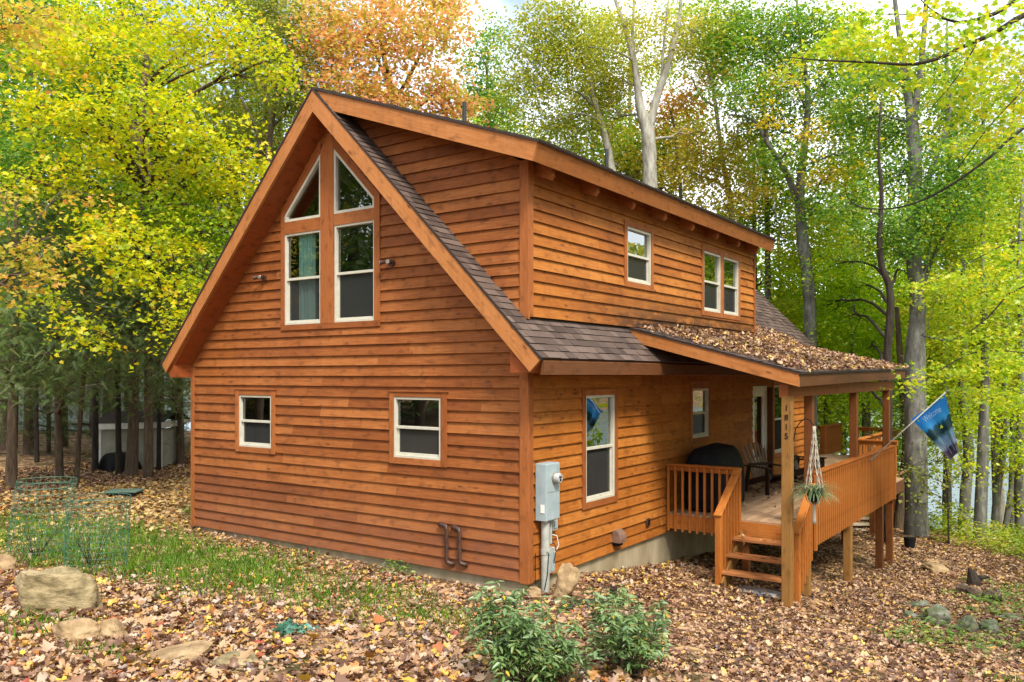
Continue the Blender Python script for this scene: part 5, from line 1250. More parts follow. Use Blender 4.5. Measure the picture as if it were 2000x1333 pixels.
tree('leaning pale trunk with arching branches left of the pale forked tree', [TP((1200, 420, 28, 18), (1192, 320, 28, 16), (1180, 260, 28, 13), (1165, 210, 28, 11), (1155, 170, 28, 7), (1150, 80, 28, 5)), TP((1170, 240, 28, 7), (1150, 226, 27.5, 5), (1115, 222, 27, 4), (1080, 235, 26.5, 3)), TP((1157, 205, 28, 6), (1135, 185, 27.5, 5), (1110, 175, 27, 4), (1085, 192, 26.5, 2))],
     BL((1060, 80, 26, 70, 50), (1130, 110, 26.5, 60, 46), (1040, 160, 26, 60, 50), (1100, 240, 28, 60, 34), (1150, 180, 29, 50, 40), (1190, 150, 29, 40, 40), (1090, 30, 26, 60, 40), (1170, 60, 28, 40, 40)), 'birch', bark='bark_pale', leaf=.10, cov=1.35)
tree('thin curved pale trunk among gold leaves right of the pale forked tree', [TP((1432, 500, 29, 10), (1428, 400, 29, 10), (1412, 320, 29, 9), (1402, 240, 29, 8), (1392, 170, 29, 7), (1378, 120, 29, 5), (1374, 20, 29, 4)), TP((1400, 210, 29, 5), (1370, 190, 29, 4), (1350, 150, 29, 2))],
     BL((1350, 290, 28, 46, 40), (1400, 330, 28, 50, 40), (1440, 270, 28, 40, 36), (1310, 330, 28, 34, 26), (1470, 360, 28, 40, 30), (1380, 90, 29, 40, 50), (1420, 400, 28, 40, 26)), 'gold', bark='bark_pale', leaf=.11, cov=1.15)
tree('orange red maple crown rising behind the cabin ridge', [TP((800, 420, 28, 20), (790, 300, 28, 16), (760, 160, 28, 12), (740, 60, 28, 7)), TP((770, 200, 28, 9), (815, 120, 27.5, 7), (840, 40, 27, 4)), TP((765, 180, 28, 8), (735, 110, 27.5, 6), (715, 40, 27, 4))],
     BL((650, 90, 26.5, 60, 60), (720, 70, 26, 70, 60), (800, 60, 26, 70, 60), (870, 60, 27, 44, 50), (700, 170, 26, 70, 46), (780, 180, 26, 70, 46), (860, 170, 26.5, 50, 46), (900, 210, 27, 40, 34), (640, 20, 27, 60, 40), (760, -10, 27, 80, 40), (850, -10, 27.5, 60, 40), (650, 150, 27, 40, 40), (840, 235, 27, 60, 26)), 'orange', bark='bark_dark', leaf=.115, cov=.82, pr='maple', rb=-.04)
tree('fresh green tree between the orange maple and the yellow green birches', [TP((960, 380, 32, 12), (955, 250, 32, 9), (950, 120, 32, 5))],
     BL((940, 110, 31, 40, 44), (975, 200, 31, 50, 50), (930, 180, 32, 34, 40), (1000, 260, 31, 40, 26), (965, 60, 33, 24, 24)), 'green', leaf=.12, cov=1.1)
# ---- left of the cabin
tree('bright yellow maple spreading over the upper left', [TP((290, 560, 23.4, 15), (288, 470, 23.4, 19), (286, 400, 23.4, 26.0), (284, 320, 23.4, 24.0), (275, 230, 23.4, 20.0), (284, 150, 23.4, 14.0), (290, 60, 23.4, 9.0), (294, -60, 23.4, 5.0)), TP((272, 290, 23.4, 14.0), (262, 260, 23.4, 20.0), (250, 200, 23.14, 9.0), (200, 215, 22.75, 6.0), (165, 200, 22.1, 4.0)), TP((284, 170, 23.4, 9.0), (320, 130, 22.88, 7.0), (370, 100, 22.1, 5.0), (430, 70, 22.1, 3.0)), TP((290, 180, 23.4, 8.0), (350, 150, 22.75, 5.0), (420, 120, 22.1, 3.0))],
     BL((90, 110, 19.47, 80, 50), (180, 90, 19.47, 80, 50), (70, 210, 18.88, 80, 46), (170, 200, 18.88, 80, 40), (260, 190, 19.12, 70, 36), (330, 230, 18.88, 80, 44), (410, 270, 19.12, 70, 44), (470, 320, 19.47, 56, 40), (350, 60, 20.06, 70, 44), (420, 40, 20.06, 70, 44), (490, 90, 20.06, 60, 34), (540, 120, 20.41, 40, 30), (260, 30, 20.65, 70, 40), (120, 320, 18.88, 60, 34), (210, 270, 19.47, 60, 34), (60, 350, 18.88, 60, 26), (380, 340, 20.06, 60, 36), (440, 380, 20.65, 40, 34), (150, 20, 21.24, 80, 40), (330, 330, 20.65, 44, 34)), 'yellow', bark='bark', leaf=.10, cov=.58, pr='maple', rb=.08, flat=.22)
tree('low yellow maple boughs hanging in front of the dark hemlocks', [TP((310, 700, 25, 8), (300, 600, 24, 7), (290, 500, 22, 6), (250, 460, 19, 4)), TP((300, 600, 24, 4), (350, 620, 20, 3), (370, 660, 18.4, 2))],
     BL((235, 470, 17.92, 56, 34), (280, 530, 17.92, 44, 34), (220, 430, 18.26, 46, 24), (168, 625, 17.92, 32, 24), (175, 660, 17.92, 22, 16), (350, 600, 17.92, 30, 24), (365, 650, 17.92, 26, 26), (330, 480, 19.04, 40, 28), (90, 580, 17.92, 30, 16), (370, 560, 18.59, 40, 24)), 'yellow', bark='bark_dark', leaf=.10, cov=.9, pr='maple', rb=.10, flat=.25)
tree('orange tinted maple at the far left edge', [TP((-40, 900, 15, 24), (-45, 600, 15, 20), (-30, 300, 15, 14), (-10, 60, 15, 8)), TP((-35, 520, 15, 6), (20, 480, 14.6, 4), (80, 500, 14.3, 2))],
     BL((30, 480, 14.4, 46, 24), (60, 530, 14.3, 34, 22), (90, 470, 14.6, 24, 12), (20, 60, 15, 40, 50), (60, 30, 15.2, 40, 30), (10, 390, 14.6, 40, 20), (120, 375, 15, 44, 10), (20, 560, 14.5, 30, 18)), 'gold', bark='bark', leaf=.095, cov=.8, pr='maple', rb=.06, flat=.22)
tree('stout dark trunk in the upper left woods, left of the yellow maple trunk', [TP((152, 600, 50, 26), (150, 350, 50, 27), (148, 220, 50, 25), (150, 100, 50, 20), (146, -60, 50, 12))],
     BL((60, 300, 22, 80, 60), (40, 420, 22, 70, 50), (200, 380, 22, 50, 40), (230, 120, 24, 70, 60), (100, 20, 24, 90, 50), (60, 220, 24, 80, 60)), 'green', bark='bark', leaf=.13, cov=1.2)
tree('leaning dark trunk just left of the yellow maple trunk', [TP((238, 560, 48, 19), (243, 430, 48, 19), (258, 340, 48, 18), (268, 270, 48, 13), (262, 180, 48, 8), (250, 60, 48, 4))],
     BL((360, 400, 20, 60, 44), (410, 460, 20, 50, 50), (330, 440, 20.5, 50, 30), (450, 440, 20, 40, 34), (400, 540, 19.5, 40, 30), (240, 380, 21, 40, 30)), 'yelgreen', bark='bark', leaf=.12, cov=1.2, rb=-.1)
tree('olive green tree behind the yellow maple, left of the gable peak', [TP((520, 420, 28, 14), (530, 250, 28, 10), (545, 120, 28, 7), (550, 0, 28, 4)), TP((508, 300, 28, 7), (500, 250, 28, 6), (470, 190, 28, 4))],
     BL((560, 60, 27, 60, 50), (590, 140, 27, 44, 46), (540, 200, 28, 34, 20), (480, 250, 28, 40, 20), (520, 20, 28, 60, 40), (570, 200, 27.5, 34, 26), (430, 200, 29, 40, 20)), 'olive', bark='bark', leaf=.12, cov=1.05)
# hemlocks at left
def hemlock(label, trunk, blobs, cov=1.5, leaf=.24):
    return tree(label, [trunk], blobs, 'hemlock', bark='bark', leaf=leaf, cov=cov * 1.1, pr='spray', name='hemlock', cat='hemlock tree', group=None, tilt=.35, droop=.5, clump=.36, flat=.3, twigs=16, per=12)
hemlock('stout hemlock trunk at the left edge, nearest of the dark evergreens', TP((22, 945, 21, 22), (24, 850, 21, 20), (28, 700, 21, 17), (30, 560, 20, 14), (32, 380, 20, 6)),
        BL((40, 640, 19, 70, 50), (20, 560, 19.5, 70, 50), (90, 690, 18.8, 60, 34), (10, 710, 19, 50, 34), (60, 470, 20, 70, 50), (60, 720, 19.5, 60, 26), (-10, 500, 20, 50, 50), (90, 600, 19.5, 50, 40)))
hemlock('hemlock with a straight brown trunk, second dark evergreen from the left edge', TP((116, 928, 23, 16), (114, 850, 23, 15), (112, 720, 23, 13), (110, 600, 22, 12), (112, 440, 22, 5)),
        BL((130, 590, 21, 70, 50), (110, 680, 21, 60, 40), (170, 700, 20.5, 50, 34), (150, 500, 21.5, 70, 44), (100, 420, 22, 60, 40), (140, 745, 21, 50, 22), (180, 560, 21, 56, 44), (60, 640, 21.5, 50, 40), (190, 640, 21.5, 50, 40)))
hemlock('hemlock with a twin olive trunk, in front of the low cream shed', TP((256, 930, 24, 25), (260, 850, 24, 22), (262, 740, 24, 18), (264, 600, 23, 14), (266, 430, 23, 6)),
        BL((250, 600, 22, 70, 50), (230, 690, 21.5, 60, 40), (290, 690, 21, 60, 40), (300, 620, 21.5, 60, 50), (280, 530, 22, 70, 44), (330, 700, 21, 40, 30), (200, 640, 21.5, 50, 34), (250, 745, 21.5, 50, 20), (320, 560, 22, 50, 44), (220, 540, 22, 50, 44), (340, 640, 21, 36, 34)))
hemlock('hemlock whose boughs brush the cabin eave, right of the shed', TP((352, 905, 27, 16), (352, 820, 27, 14), (350, 700, 27, 12), (352, 500, 27, 6)),
        BL((330, 640, 25, 50, 50), (350, 560, 25, 50, 50), (340, 740, 24, 44, 22), (320, 770, 24, 34, 20), (380, 500, 26, 50, 40), (430, 450, 27, 44, 44)))
for k, (u, v, w_, d, lean, lab) in enumerate(((150, 932, 10, 23, 16, 'leaning bare pole trunk between the second hemlock and the shed'), (72, 905, 10, 27, -4, 'dark bare trunk behind, between the two leftmost hemlocks'), (186, 905, 13, 25, 0, 'thick black trunk left of the shed'), (338, 910, 9, 28, 4, 'dark trunk just right of the shed'), (232, 908, 12, 24, -3, 'thin black trunk in front of the left half of the shed'))):
    tree(lab, [TP((u, v, d, w_), (u + lean * .5, 800, d, w_ * .9), (u + lean, 700, d, w_ * .8), (u + lean * 1.2, 560, d, w_ * .5))], BL((u + lean, 590, d, 50, 50), (u + lean + 20, 690, d, 50, 24)), 'hemlock', bark='bark_dark' if k else 'bark', leaf=.24, cov=1.3, pr='spray', droop=.5, tilt=.35, per=12, twigs=5)
hemlock('hemlock far back with drooping boughs over the neighbour house at the left edge', TP((95, 890, 31, 9), (95, 760, 31, 8), (96, 600, 31, 6), (98, 420, 31, 3)),
        BL((30, 740, 28, 70, 34), (120, 735, 28, 70, 34), (80, 790, 29, 60, 20), (-20, 780, 28, 50, 24), (160, 780, 29, 50, 18), (60, 660, 28, 70, 40), (150, 650, 28, 60, 44)))
hemlock('hemlock far back whose boughs hang above the shed roof', TP((292, 890, 31, 9), (292, 760, 31, 8), (293, 600, 31, 6), (294, 420, 31, 3)),
        BL((210, 745, 28, 56, 34), (300, 745, 28, 60, 34), (355, 790, 27, 34, 44), (250, 790, 28.5, 50, 16), (350, 850, 29, 24, 40), (120, 830, 30, 50, 14), (30, 830, 30, 60, 14), (365, 760, 26, 26, 40), (220, 660, 28, 60, 40), (310, 660, 28, 60, 44)))
# dry lower twigs of the hemlocks
g = MB()
for k in range(150):
    u = random.uniform(-20, 370); v = random.uniform(640, 790); d = random.uniform(20, 27); p = at(u, v, d); a = random.uniform(0, 6.28); L = random.uniform(.5, 1.6)
    q = p + np.array([math.cos(a), math.sin(a), random.uniform(-.5, .1)]) * L; m_ = (p + q) / 2 + np.array([0, 0, random.uniform(-.05, .2)])
    g.tube([p, m_, q], [.010, .007, .003], 4, cap=False)
tag(g.build('dry_twigs', M['needle_dead']), kind='stuff')

# overhanging maple boughs at the upper right
tree('near maple reaching in from the upper right with long dark boughs', [[(np.array([8.6, 2.2, -.8]), .2), (np.array([8.7, 2.3, 4]), .17), (np.array([8.75, 2.2, 6.2]), .15), (np.array([8.5, 2.4, 9]), .10), (np.array([8.6, 2.5, 12]), .04)],
      TP((2250, 0, 12.5, 18), (2080, 10, 12.3, 14), (2000, 30, 12, 11), (1940, 66, 12, 9), (1880, 92, 12, 8), (1840, 112, 12, 7), (1780, 126, 12, 6), (1700, 122, 12, 4.5), (1600, 118, 12, 3), (1540, 112, 12, 1.5)),
      TP((2100, -80, 12.6, 12), (1985, 0, 12.6, 9), (1940, 28, 12.6, 8), (1870, 44, 12.6, 6), (1820, 20, 12.6, 3), (1790, -10, 12.6, 2)), TP((1868, 44, 12.6, 3), (1800, 30, 12.8, 2.4), (1700, 28, 12.8, 1.6)),
      TP((2150, 160, 13.5, 9), (2000, 250, 13.5, 6), (1930, 310, 13.5, 5), (1860, 360, 13.5, 4.5), (1800, 392, 13.5, 4), (1740, 408, 13.5, 3), (1680, 405, 13.5, 2.4), (1655, 385, 13.5, 1.5), (1650, 355, 13.5, 1)),
      TP((1910, 80, 12, 3), (1870, 150, 12, 2.4), (1820, 210, 12, 1.6)), TP((2000, 175, 12.6, 3), (1930, 250, 12.6, 2.4), (1870, 330, 12.8, 1.6))],
     BL((1650, 50, 12.4, 70, 26), (1730, 70, 12.4, 70, 30), (1820, 60, 12.2, 60, 34), (1900, 130, 12, 60, 40), (1960, 70, 12.2, 60, 40), (1980, 180, 12.4, 50, 40), (1870, 200, 12.4, 50, 24), (1600, 100, 12.5, 50, 16), (1770, 150, 12.3, 50, 20), (1940, 260, 13, 50, 24), (1840, 10, 12.6, 60, 20), (1700, 110, 12.4, 60, 14)), 'yelgreen', bark='bark_dark', leaf=.085, cov=.62, pr='maple', rb=.04, flat=.2, clump=.22, twigs=14, per=16, limbs=False, base=False)
tree('slender maple with layered yellow sprays along the right edge', [[(np.array([8.9, 6.5, -1.2]), .10), (np.array([8.8, 6.6, 3]), .08), (np.array([8.9, 6.5, 7]), .04)],
      TP((2130, 600, 16, 4), (2000, 560, 16, 3.5), (1930, 620, 16, 3), (1880, 660, 16, 2)), TP((2120, 720, 16, 4), (2000, 690, 16, 3), (1900, 690, 15.8, 2.4), (1810, 740, 15.6, 1.6)), TP((2100, 480, 16, 4), (1990, 470, 16, 3), (1880, 520, 16, 2), (1800, 560, 16, 1.4))],
     BL((1960, 580, 16, 56, 16), (1890, 650, 15.8, 50, 14), (1950, 690, 15.8, 56, 16), (1860, 720, 15.6, 56, 14), (1800, 745, 15.5, 34, 8), (1920, 770, 15.6, 50, 14), (1980, 760, 15.8, 36, 20), (1870, 540, 16, 60, 14), (1970, 490, 16, 50, 18)), 'yelgreen', bark='bark_dark', leaf=.075, cov=.8, pr='maple', rb=.02, flat=.15, clump=.2, twigs=12, per=16, limbs=False, base=False)

tree('leafy lime green tree filling the gap between the curving trunk and the thickest one', [TP((1668, 860, 29, 16), (1664, 640, 29, 14), (1670, 420, 29, 11), (1660, 200, 29, 7), (1665, 40, 29, 4))],
     BL((1640, 330, 28.5, 60, 46), (1700, 260, 28.5, 60, 46), (1640, 210, 29, 60, 44), (1690, 360, 28.5, 50, 40), (1600, 430, 28.5, 50, 40), (1650, 480, 28.5, 60, 36), (1700, 140, 29, 60, 44), (1560, 500, 29.5, 44, 40), (1660, 60, 29, 60, 44), (1540, 600, 30, 44, 44)), 'yelgreen', leaf=.115, cov=1.15, rb=.1)
tree('yellow green tree between the thickest trunk and the tallest straight trunk', [TP((1850, 900, 29, 14), (1846, 640, 29, 12), (1856, 400, 29, 10), (1850, 180, 29, 7), (1850, 40, 29, 4))],
     BL((1830, 440, 28.5, 56, 40), (1880, 400, 28, 56, 40), (1840, 280, 28.5, 60, 44), (1900, 240, 28.5, 60, 44), (1820, 160, 29, 56, 44), (1900, 110, 29, 60, 44), (1840, 560, 28.5, 50, 36), (1820, 640, 28.5, 44, 30), (1900, 520, 28.5, 44, 34), (1770, 620, 29.5, 36, 40)), 'yelgreen', leaf=.115, cov=1.1, rb=.18)
tree('golden green tree close against the right edge behind the crossing trunks', [TP((1978, 950, 30, 14), (1982, 640, 30, 12), (1975, 400, 30, 10), (1980, 180, 30, 7))],
     BL((1960, 420, 29, 50, 44), (2000, 340, 29, 50, 44), (1960, 260, 29, 56, 44), (1990, 160, 29, 56, 44), (1990, 640, 29, 44, 44), (1950, 730, 29, 44, 36), (1995, 760, 29, 36, 30), (1960, 600, 29.5, 50, 40)), 'birch', leaf=.115, cov=1.15, rb=.12)
tree('green tree with thin limbs between the curving trunk and the pale thin trunk', [TP((1500, 700, 31, 12), (1498, 400, 31, 10), (1490, 250, 31, 7), (1500, 60, 31, 4))],
     BL((1500, 340, 30.5, 46, 40), (1460, 420, 30.5, 46, 30), (1530, 400, 30.5, 40, 40), (1480, 290, 31, 46, 34), (1530, 130, 31, 46, 40), (1420, 150, 31, 44, 40), (1400, 40, 31, 46, 40), (1540, 450, 30, 40, 30)), 'green', leaf=.115, cov=1.1, rb=.1)
tree('yellow green tree standing right behind the pale forked trunk', [TP((1240, 520, 33, 12), (1236, 350, 33, 10), (1230, 200, 33, 7), (1236, 60, 33, 4))],
     BL((1220, 250, 32, 44, 36), (1260, 310, 32, 50, 30), (1200, 310, 32, 40, 30), (1310, 270, 32, 40, 34), (1350, 230, 32, 40, 34), (1180, 60, 32, 50, 40), (1280, 130, 33, 50, 40), (1350, 30, 32, 50, 36), (1110, 290, 31, 50, 26), (1060, 250, 31, 46, 26)), 'yelgreen', leaf=.115, cov=1.0, rb=.1)

# woods behind: procedural individuals
def wild(x, y, h, kind, bark, label, group, leaf=.17, spread=2.6, cov=1.0, nb=8, low=.35):
    zg = gzf(x, y); r = .10 + h * .009; sx, sy = random.uniform(-.6, .6), random.uniform(-.6, .6)
    path = [(np.array([x, y, zg]), r), (np.array([x + sx * .3, y + sy * .3, zg + h * .3]), r * .8), (np.array([x + sx * .2, y + sy, zg + h * .6]), r * .55), (np.array([x + sx, y + sy * .6, zg + h]), r * .12)]
    bl = []
    for k in range(nb):
        t = low + (1 - low) * (k + .5) / nb; a = random.uniform(0, 6.28); q = spread * random.uniform(.3, .9) * (1.15 - .6 * t)
        c = np.array([x + sx * t + q * math.cos(a), y + sy * t + q * math.sin(a), zg + h * t]); s_ = spread * random.uniform(.5, .75) * (1.15 - .45 * t)
        bl.append((c, s_, s_ * .6, s_, 0))
    return tree(label, [path], bl, kind, bark=bark, leaf=leaf, cov=cov, group=group, twigs=3, clump=.55, per=20, sides=7)
random.seed(21)
GB = 'mixed trees of the lake bank woods behind the cabin'
kinds = ['yelgreen', 'green', 'bright', 'birch', 'gold', 'bright', 'olive', 'green', 'bright', 'yelgreen']
lab_of = dict(yelgreen='yellow green tree in the background woods behind the cabin and deck', green='green tree in the background woods behind the cabin and deck', bright='lime green tree in the background woods behind the cabin and deck', birch='pale gold green tree in the background woods behind the cabin and deck', gold='golden orange tree in the background woods behind the cabin and deck', olive='olive tree in the background woods behind the cabin and deck')
for k in range(30):
    u = 560 + k * 52 + random.uniform(-20, 20); d = random.uniform(32, 44); p = at(min(u, 2150), 800, d); kd = kinds[k % 10]
    if p[1] > 34: p = at(min(u, 2150), 800, 30 + random.uniform(0, 2))
    if u > 1640: kd = random.choice(['bright', 'yelgreen', 'bright', 'yellow' if False else 'birch'])
    wild(p[0], p[1], random.uniform(13, 17) if u < 1500 else random.uniform(12, 16), kd, random.choice(['bark_grey', 'bark_pale', 'bark']), lab_of[kd], GB, leaf=.17, cov=1.05 if u < 1450 else .68, nb=11, low=.30 if u < 1640 else .52, spread=2.8)
GL = 'dense trees of the left background woods'
for k in range(16):
    u = -120 + k * 48 + random.uniform(-15, 15); d = random.uniform(30, 42); p = at(u, 800, d); kd = ('green', 'olive', 'yelgreen', 'yellow')[k % 4]
    wild(p[0], p[1], random.uniform(15, 20), kd, 'bark', {'green': 'green', 'olive': 'olive', 'yelgreen': 'yellow green', 'yellow': 'yellow'}[kd] + ' tree in the dense woods behind the left evergreens', GL, leaf=.18, cov=.8, nb=10, low=.22, spread=3)
# woods standing round the clearing outside the frame (they show in the window glass; the right row is added to darken the porch)
GR = 'trees round the clearing outside the frame'
for k in range(12):
    x = -15 - (k % 6) * 4.2 + random.uniform(-1, 1); y = -13 - (k // 6) * 7 - (k % 6) * 1.2 + random.uniform(-1, 1); kd = random.choice(['green', 'hemlock', 'hemlock', 'olive', 'gold'])
    wild(x, y, random.uniform(13, 17), kd, 'bark', 'tree behind the camera seen only mirrored in the gable windows', GR, leaf=.3, cov=1.1, nb=9, low=.1, spread=3.4)
for k in range(4):
    wild(-6 + k * 7 + random.uniform(-1.5, 1.5), -28 - random.uniform(0, 4), random.uniform(13, 16), 'olive', 'bark', 'tree behind the camera seen only mirrored in the gable windows', GR, leaf=.32, cov=1.0, nb=8, low=.15, spread=3.4)
for k in range(10):
    x = 14.5 + (k % 2) * 7 + random.uniform(-1, 1); y = -6 + k * 3.6 + (k % 2) * 3; kd = random.choice(['green', 'bright', 'yelgreen'])
    wild(x, y, random.uniform(10, 13), kd, 'bark_grey', 'out-of-frame tree at right, added to shade the porch and mirror in the side windows', GR, leaf=.3, cov=.8, nb=9, low=.2, spread=3.0)

# far shore woods across the lake
n = 26000
X = RS.uniform(-420, 330, n); Y = RS.uniform(215, 480, n); Z = gz(X, Y) + RS.uniform(0, 1, n) ** .7 * 17
ok = Z > -4
cl_ = (np.sin(X / 9 + np.sin(Y / 13)) * np.cos(Y / 8 + X / 21) + 1) / 2
far = leaf_cloud('far_shore_woods', np.stack([X, Y, Z], 1)[ok], RS.uniform(3, 6, n)[ok], (.15 + .5 * cl_ + .35 * RS.uniform(0, 1, n))[ok], M['leaf_birch'], P_DIAMOND, tilt=.9, droop=.5)
tag(far, kind='stuff')

# ------------------------------------------------------------------ undergrowth, ferns, shrubs, grass
def frond_plant(u, v, n, L, mat, label, name='fern', cat='fern', w_=.05):
    p = onground(u, v); g = MB()
    for k in range(n):
        a = random.uniform(0, 6.28); d = np.array([math.cos(a) * .7, math.sin(a) * .7, .8]); q = p.copy(); l = L * random.uniform(.7, 1.1); s_ = np.array([-math.sin(a), math.cos(a), 0]); m_ = 12
        for i in range(m_):
            nx = q + d / np.linalg.norm(d) * l / m_; t = i / m_; wd = w_ * l * 4 * (1 - t) * min(1, t * 4 + .25) * .5
            for sg in (-1, 1):
                tip = q + s_ * sg * wd + d / np.linalg.norm(d) * wd * .35 - np.array([0, 0, wd * .2]); g.poly([q, q + (nx - q) * .7, tip], [(0, 0)] * 3, min(1, max(0, random.gauss(.5, .25))))
            d = d + np.array([0, 0, -.17]); q = nx
    tag(g.build(name, M[mat]), label, cat)
frond_plant(1905, 1140, 14, .7, 'fern', 'pale green fern behind the rotting log'); frond_plant(1915, 1180, 16, .7, 'fern', 'bright fern in front of the rotting log, above the rocks')
frond_plant(1955, 1205, 14, .55, 'fern', 'dark green fern at the right, just behind the low brown grey stone'); frond_plant(1850, 1165, 10, .5, 'fern', 'small fern left of the rotting log')
frond_plant(1985, 1270, 16, .6, 'fern', 'fern cut by the right edge of the photo')
frond_plant(1890, 1195, 10, .45, 'fern', 'little fern between the rotting log and the rounded pale stone')

def shrub(u, v, rpx, hpx, label, seed, nst=26):
    random.seed(seed); rs = np.random.RandomState(seed); p = onground(u, v); d = np.dot(p[:2] - CAMP[:2], FW); R_ = rpx * d / F_PX; H_ = hpx * d / F_PX
    e = empty('shrub', tuple(p), label, 'shrub'); g = MB(); pos = []; nrm = []; rn = []; ya = []
    for k in range(nst):
        a = random.uniform(0, 6.28); rr = R_ * (random.random() ** .55) * 1.08; h = H_ * random.uniform(.42, 1.04) * (1 - .22 * (rr / R_) ** 2)
        b = p + np.array([math.cos(a) * .05, math.sin(a) * .05, -.05]); tp = p + np.array([math.cos(a) * rr, math.sin(a) * rr, h]); m_ = (b + tp) / 2 + np.array([math.cos(a), math.sin(a), 0]) * rr * .12
        pts = [b * (1 - t) ** 2 + 2 * m_ * t * (1 - t) + tp * t * t for t in np.linspace(0, 1, 7)]; g.tube(pts, list(np.linspace(.009, .003, 7)), 5)
        shoots = [tp]
        for i in range(4):
            s_ = pts[random.choice((3, 4, 5, 6))]; a2 = random.uniform(0, 6.28); q = s_ + np.array([math.cos(a2), math.sin(a2), random.uniform(.4, 1.2)]) * random.uniform(.05, .15); g.tube([s_, q], [.004, .002], 4, cap=False); shoots.append(q)
        for q in shoots:
            c_ = random.random()
            for t in range(random.choice((9, 11, 13))):
                pos.append(q + rs.normal(0, .012, 3) - np.array([0, 0, (t // 4) * .03])); ya.append(t * 2.4 + c_); rn.append(.45 * c_ + .42 * random.random() + (.5 if random.random() < .05 else 0))
    g.build('stems', M['bark'], e)
    leaf_cloud('foliage', np.array(pos), rs.uniform(.06, .115, len(pos)), np.array(rn), M['shrub'], P_LONG, tilt=.35, droop=.18, parent=e, yaw=np.array(ya))
shrub(1008, 1345, 92, 200, 'taller leafy green shrub in the bottom foreground left of its neighbour', 3, 40)
shrub(1226, 1318, 82, 160, 'lower leafy green shrub in the bottom foreground right of its neighbour', 4, 36)
shrub(1100, 1345, 50, 110, 'small low shrub filling the gap between the two foreground shrubs', 8, 14)
p = onground(568, 1243); e = empty('perennial', tuple(p), 'small blue green rosette plant in the leaves below the gable wall', 'plant')
leaf_cloud('foliage', p + RS.normal(0, 1, (110, 3)) * np.array([.10, .08, .035]) + np.array([0, 0, .08]), RS.uniform(.05, .09, 110), RS.uniform(0, 1, 110), M['teal_leaf'], P_MAPLE, tilt=.4, droop=.2, parent=e)
for (u, v, lab) in ((372, 1010, 'fern like green tuft at the left foot of the gable wall'), (778, 1122, 'tiny green weed tuft against the foundation below the gable')):
    p = onground(u, v); o = leaf_cloud('weed', p + RS.normal(0, 1, (160, 3)) * np.array([.18, .12, .08]) + np.array([0, 0, .10]), RS.uniform(.05, .1, 160), RS.uniform(0, 1, 160), M['fern'], P_LONG, tilt=.5, droop=.2, upright=False); tag(o, lab, 'weed')

def scatter_screen(n, u0, u1, v0, v1, jit=0):
    """random ground points inside this window of the view (world positions on the terrain)"""
    u = RS.uniform(u0, u1, n); v = RS.uniform(v0, v1, n); rr = np.stack([FW[0] + RT[0] * (u - CX) / F_PX, FW[1] + RT[1] * (u - CX) / F_PX, -(v - HOR) / F_PX], 1)
    d = np.full(n, 4.0); lo = d.copy(); step = .35; hit = np.zeros(n, bool)
    for _ in range(110):
        P_ = CAMP + rr * d[:, None]; z = gz(P_[:, 0], P_[:, 1]); nh = (~hit) & (P_[:, 2] < z); lo[nh] = d[nh] - step; hit |= nh; d = np.where(hit, d, d + step)
    hi = d.copy()
    for _ in range(6):
        m_ = (lo + hi) / 2; P_ = CAMP + rr * m_[:, None]; b = P_[:, 2] < gz(P_[:, 0], P_[:, 1]); hi = np.where(b, m_, hi); lo = np.where(b, lo, m_)
    P_ = CAMP + rr * hi[:, None]; P_[:, 2] = gz(P_[:, 0], P_[:, 1]); return P_[hit], hi[hit]
def frustum_area(n, x0, x1, y0, y1, dmax=40, dmin=4):
    X = RS.uniform(x0, x1, n); Y = RS.uniform(y0, y1, n); rel = np.stack([X, Y], 1) - CAMP[:2]; dd = rel @ FW; ll = rel @ RT
    k = (dd > dmin) & (dd < dmax) & (np.abs(ll / np.maximum(dd, .1)) < .68); return X[k], Y[k], dd[k]
def grassiness(x, y):
    f = np.sin(x * 1.1 + 2 * np.sin(y * .7)) * np.cos(y * 1.3 + 1.5 * np.sin(x * .6)) + .45 * np.sin(x * 3.3 + y * 2.1) * np.sin(y * 2.7 - x * 1.4)
    reg = np.exp(-(((x + 8) / 3.2) ** 2 + ((y + 2.2) / 1.5) ** 2)) * 2.3 + np.exp(-(((x + 5.2) / 3.2) ** 2 + ((y + 1.6) / 1.2) ** 2)) * 1.2 + np.exp(-(((x + 2.0) / 3.5) ** 2 + ((y + 1.9) / 1.1) ** 2)) * .75 + np.exp(-(((x + 2.2) / 1.6) ** 2 + ((y + 5.7) / 1.2) ** 2)) * .25 + .8 * np.exp(-(((x + 2.8) / .7) ** 2 + ((y + 5.3) / .35) ** 2)) + .8 * np.exp(-(((x + .9) / .5) ** 2 + ((y + 5.7) / .3) ** 2)) + .7 * np.exp(-(((x + .6) / .5) ** 2 + ((y + 4.1) / .3) ** 2)) + np.exp(-(((x - 6.2) / 1.6) ** 2 + ((y - 1.5) / 2) ** 2)) * .25 + np.exp(-(((x - 6.5) / 2.5) ** 2 + ((y - 9) / 4) ** 2)) * .5
    return reg + .32 * f
# grass
X, Y, D = frustum_area(420000, -16, 9, -9, 16, 30, 5.5); gr = grassiness(X, Y); keep = (RS.uniform(.35, 1.6, len(X)) < gr) & ~inhouse(X, Y, .05) & (RS.uniform(0, 1, len(X)) < np.clip(1.3 - D / 26, .2, 1))
X, Y, D = X[keep], Y[keep], D[keep]; P_ = np.stack([X, Y, gz(X, Y)], 1)
cn = .5 + .5 * np.sin(X * 5 + Y * 3); tag(leaf_cloud('grass', P_, RS.uniform(.06, .15, len(X)), .15 + .4 * cn * .6 + .45 * RS.uniform(0, 1, len(X)), M['grass'], P_BLADE, tilt=.35, upright=True), kind='stuff')
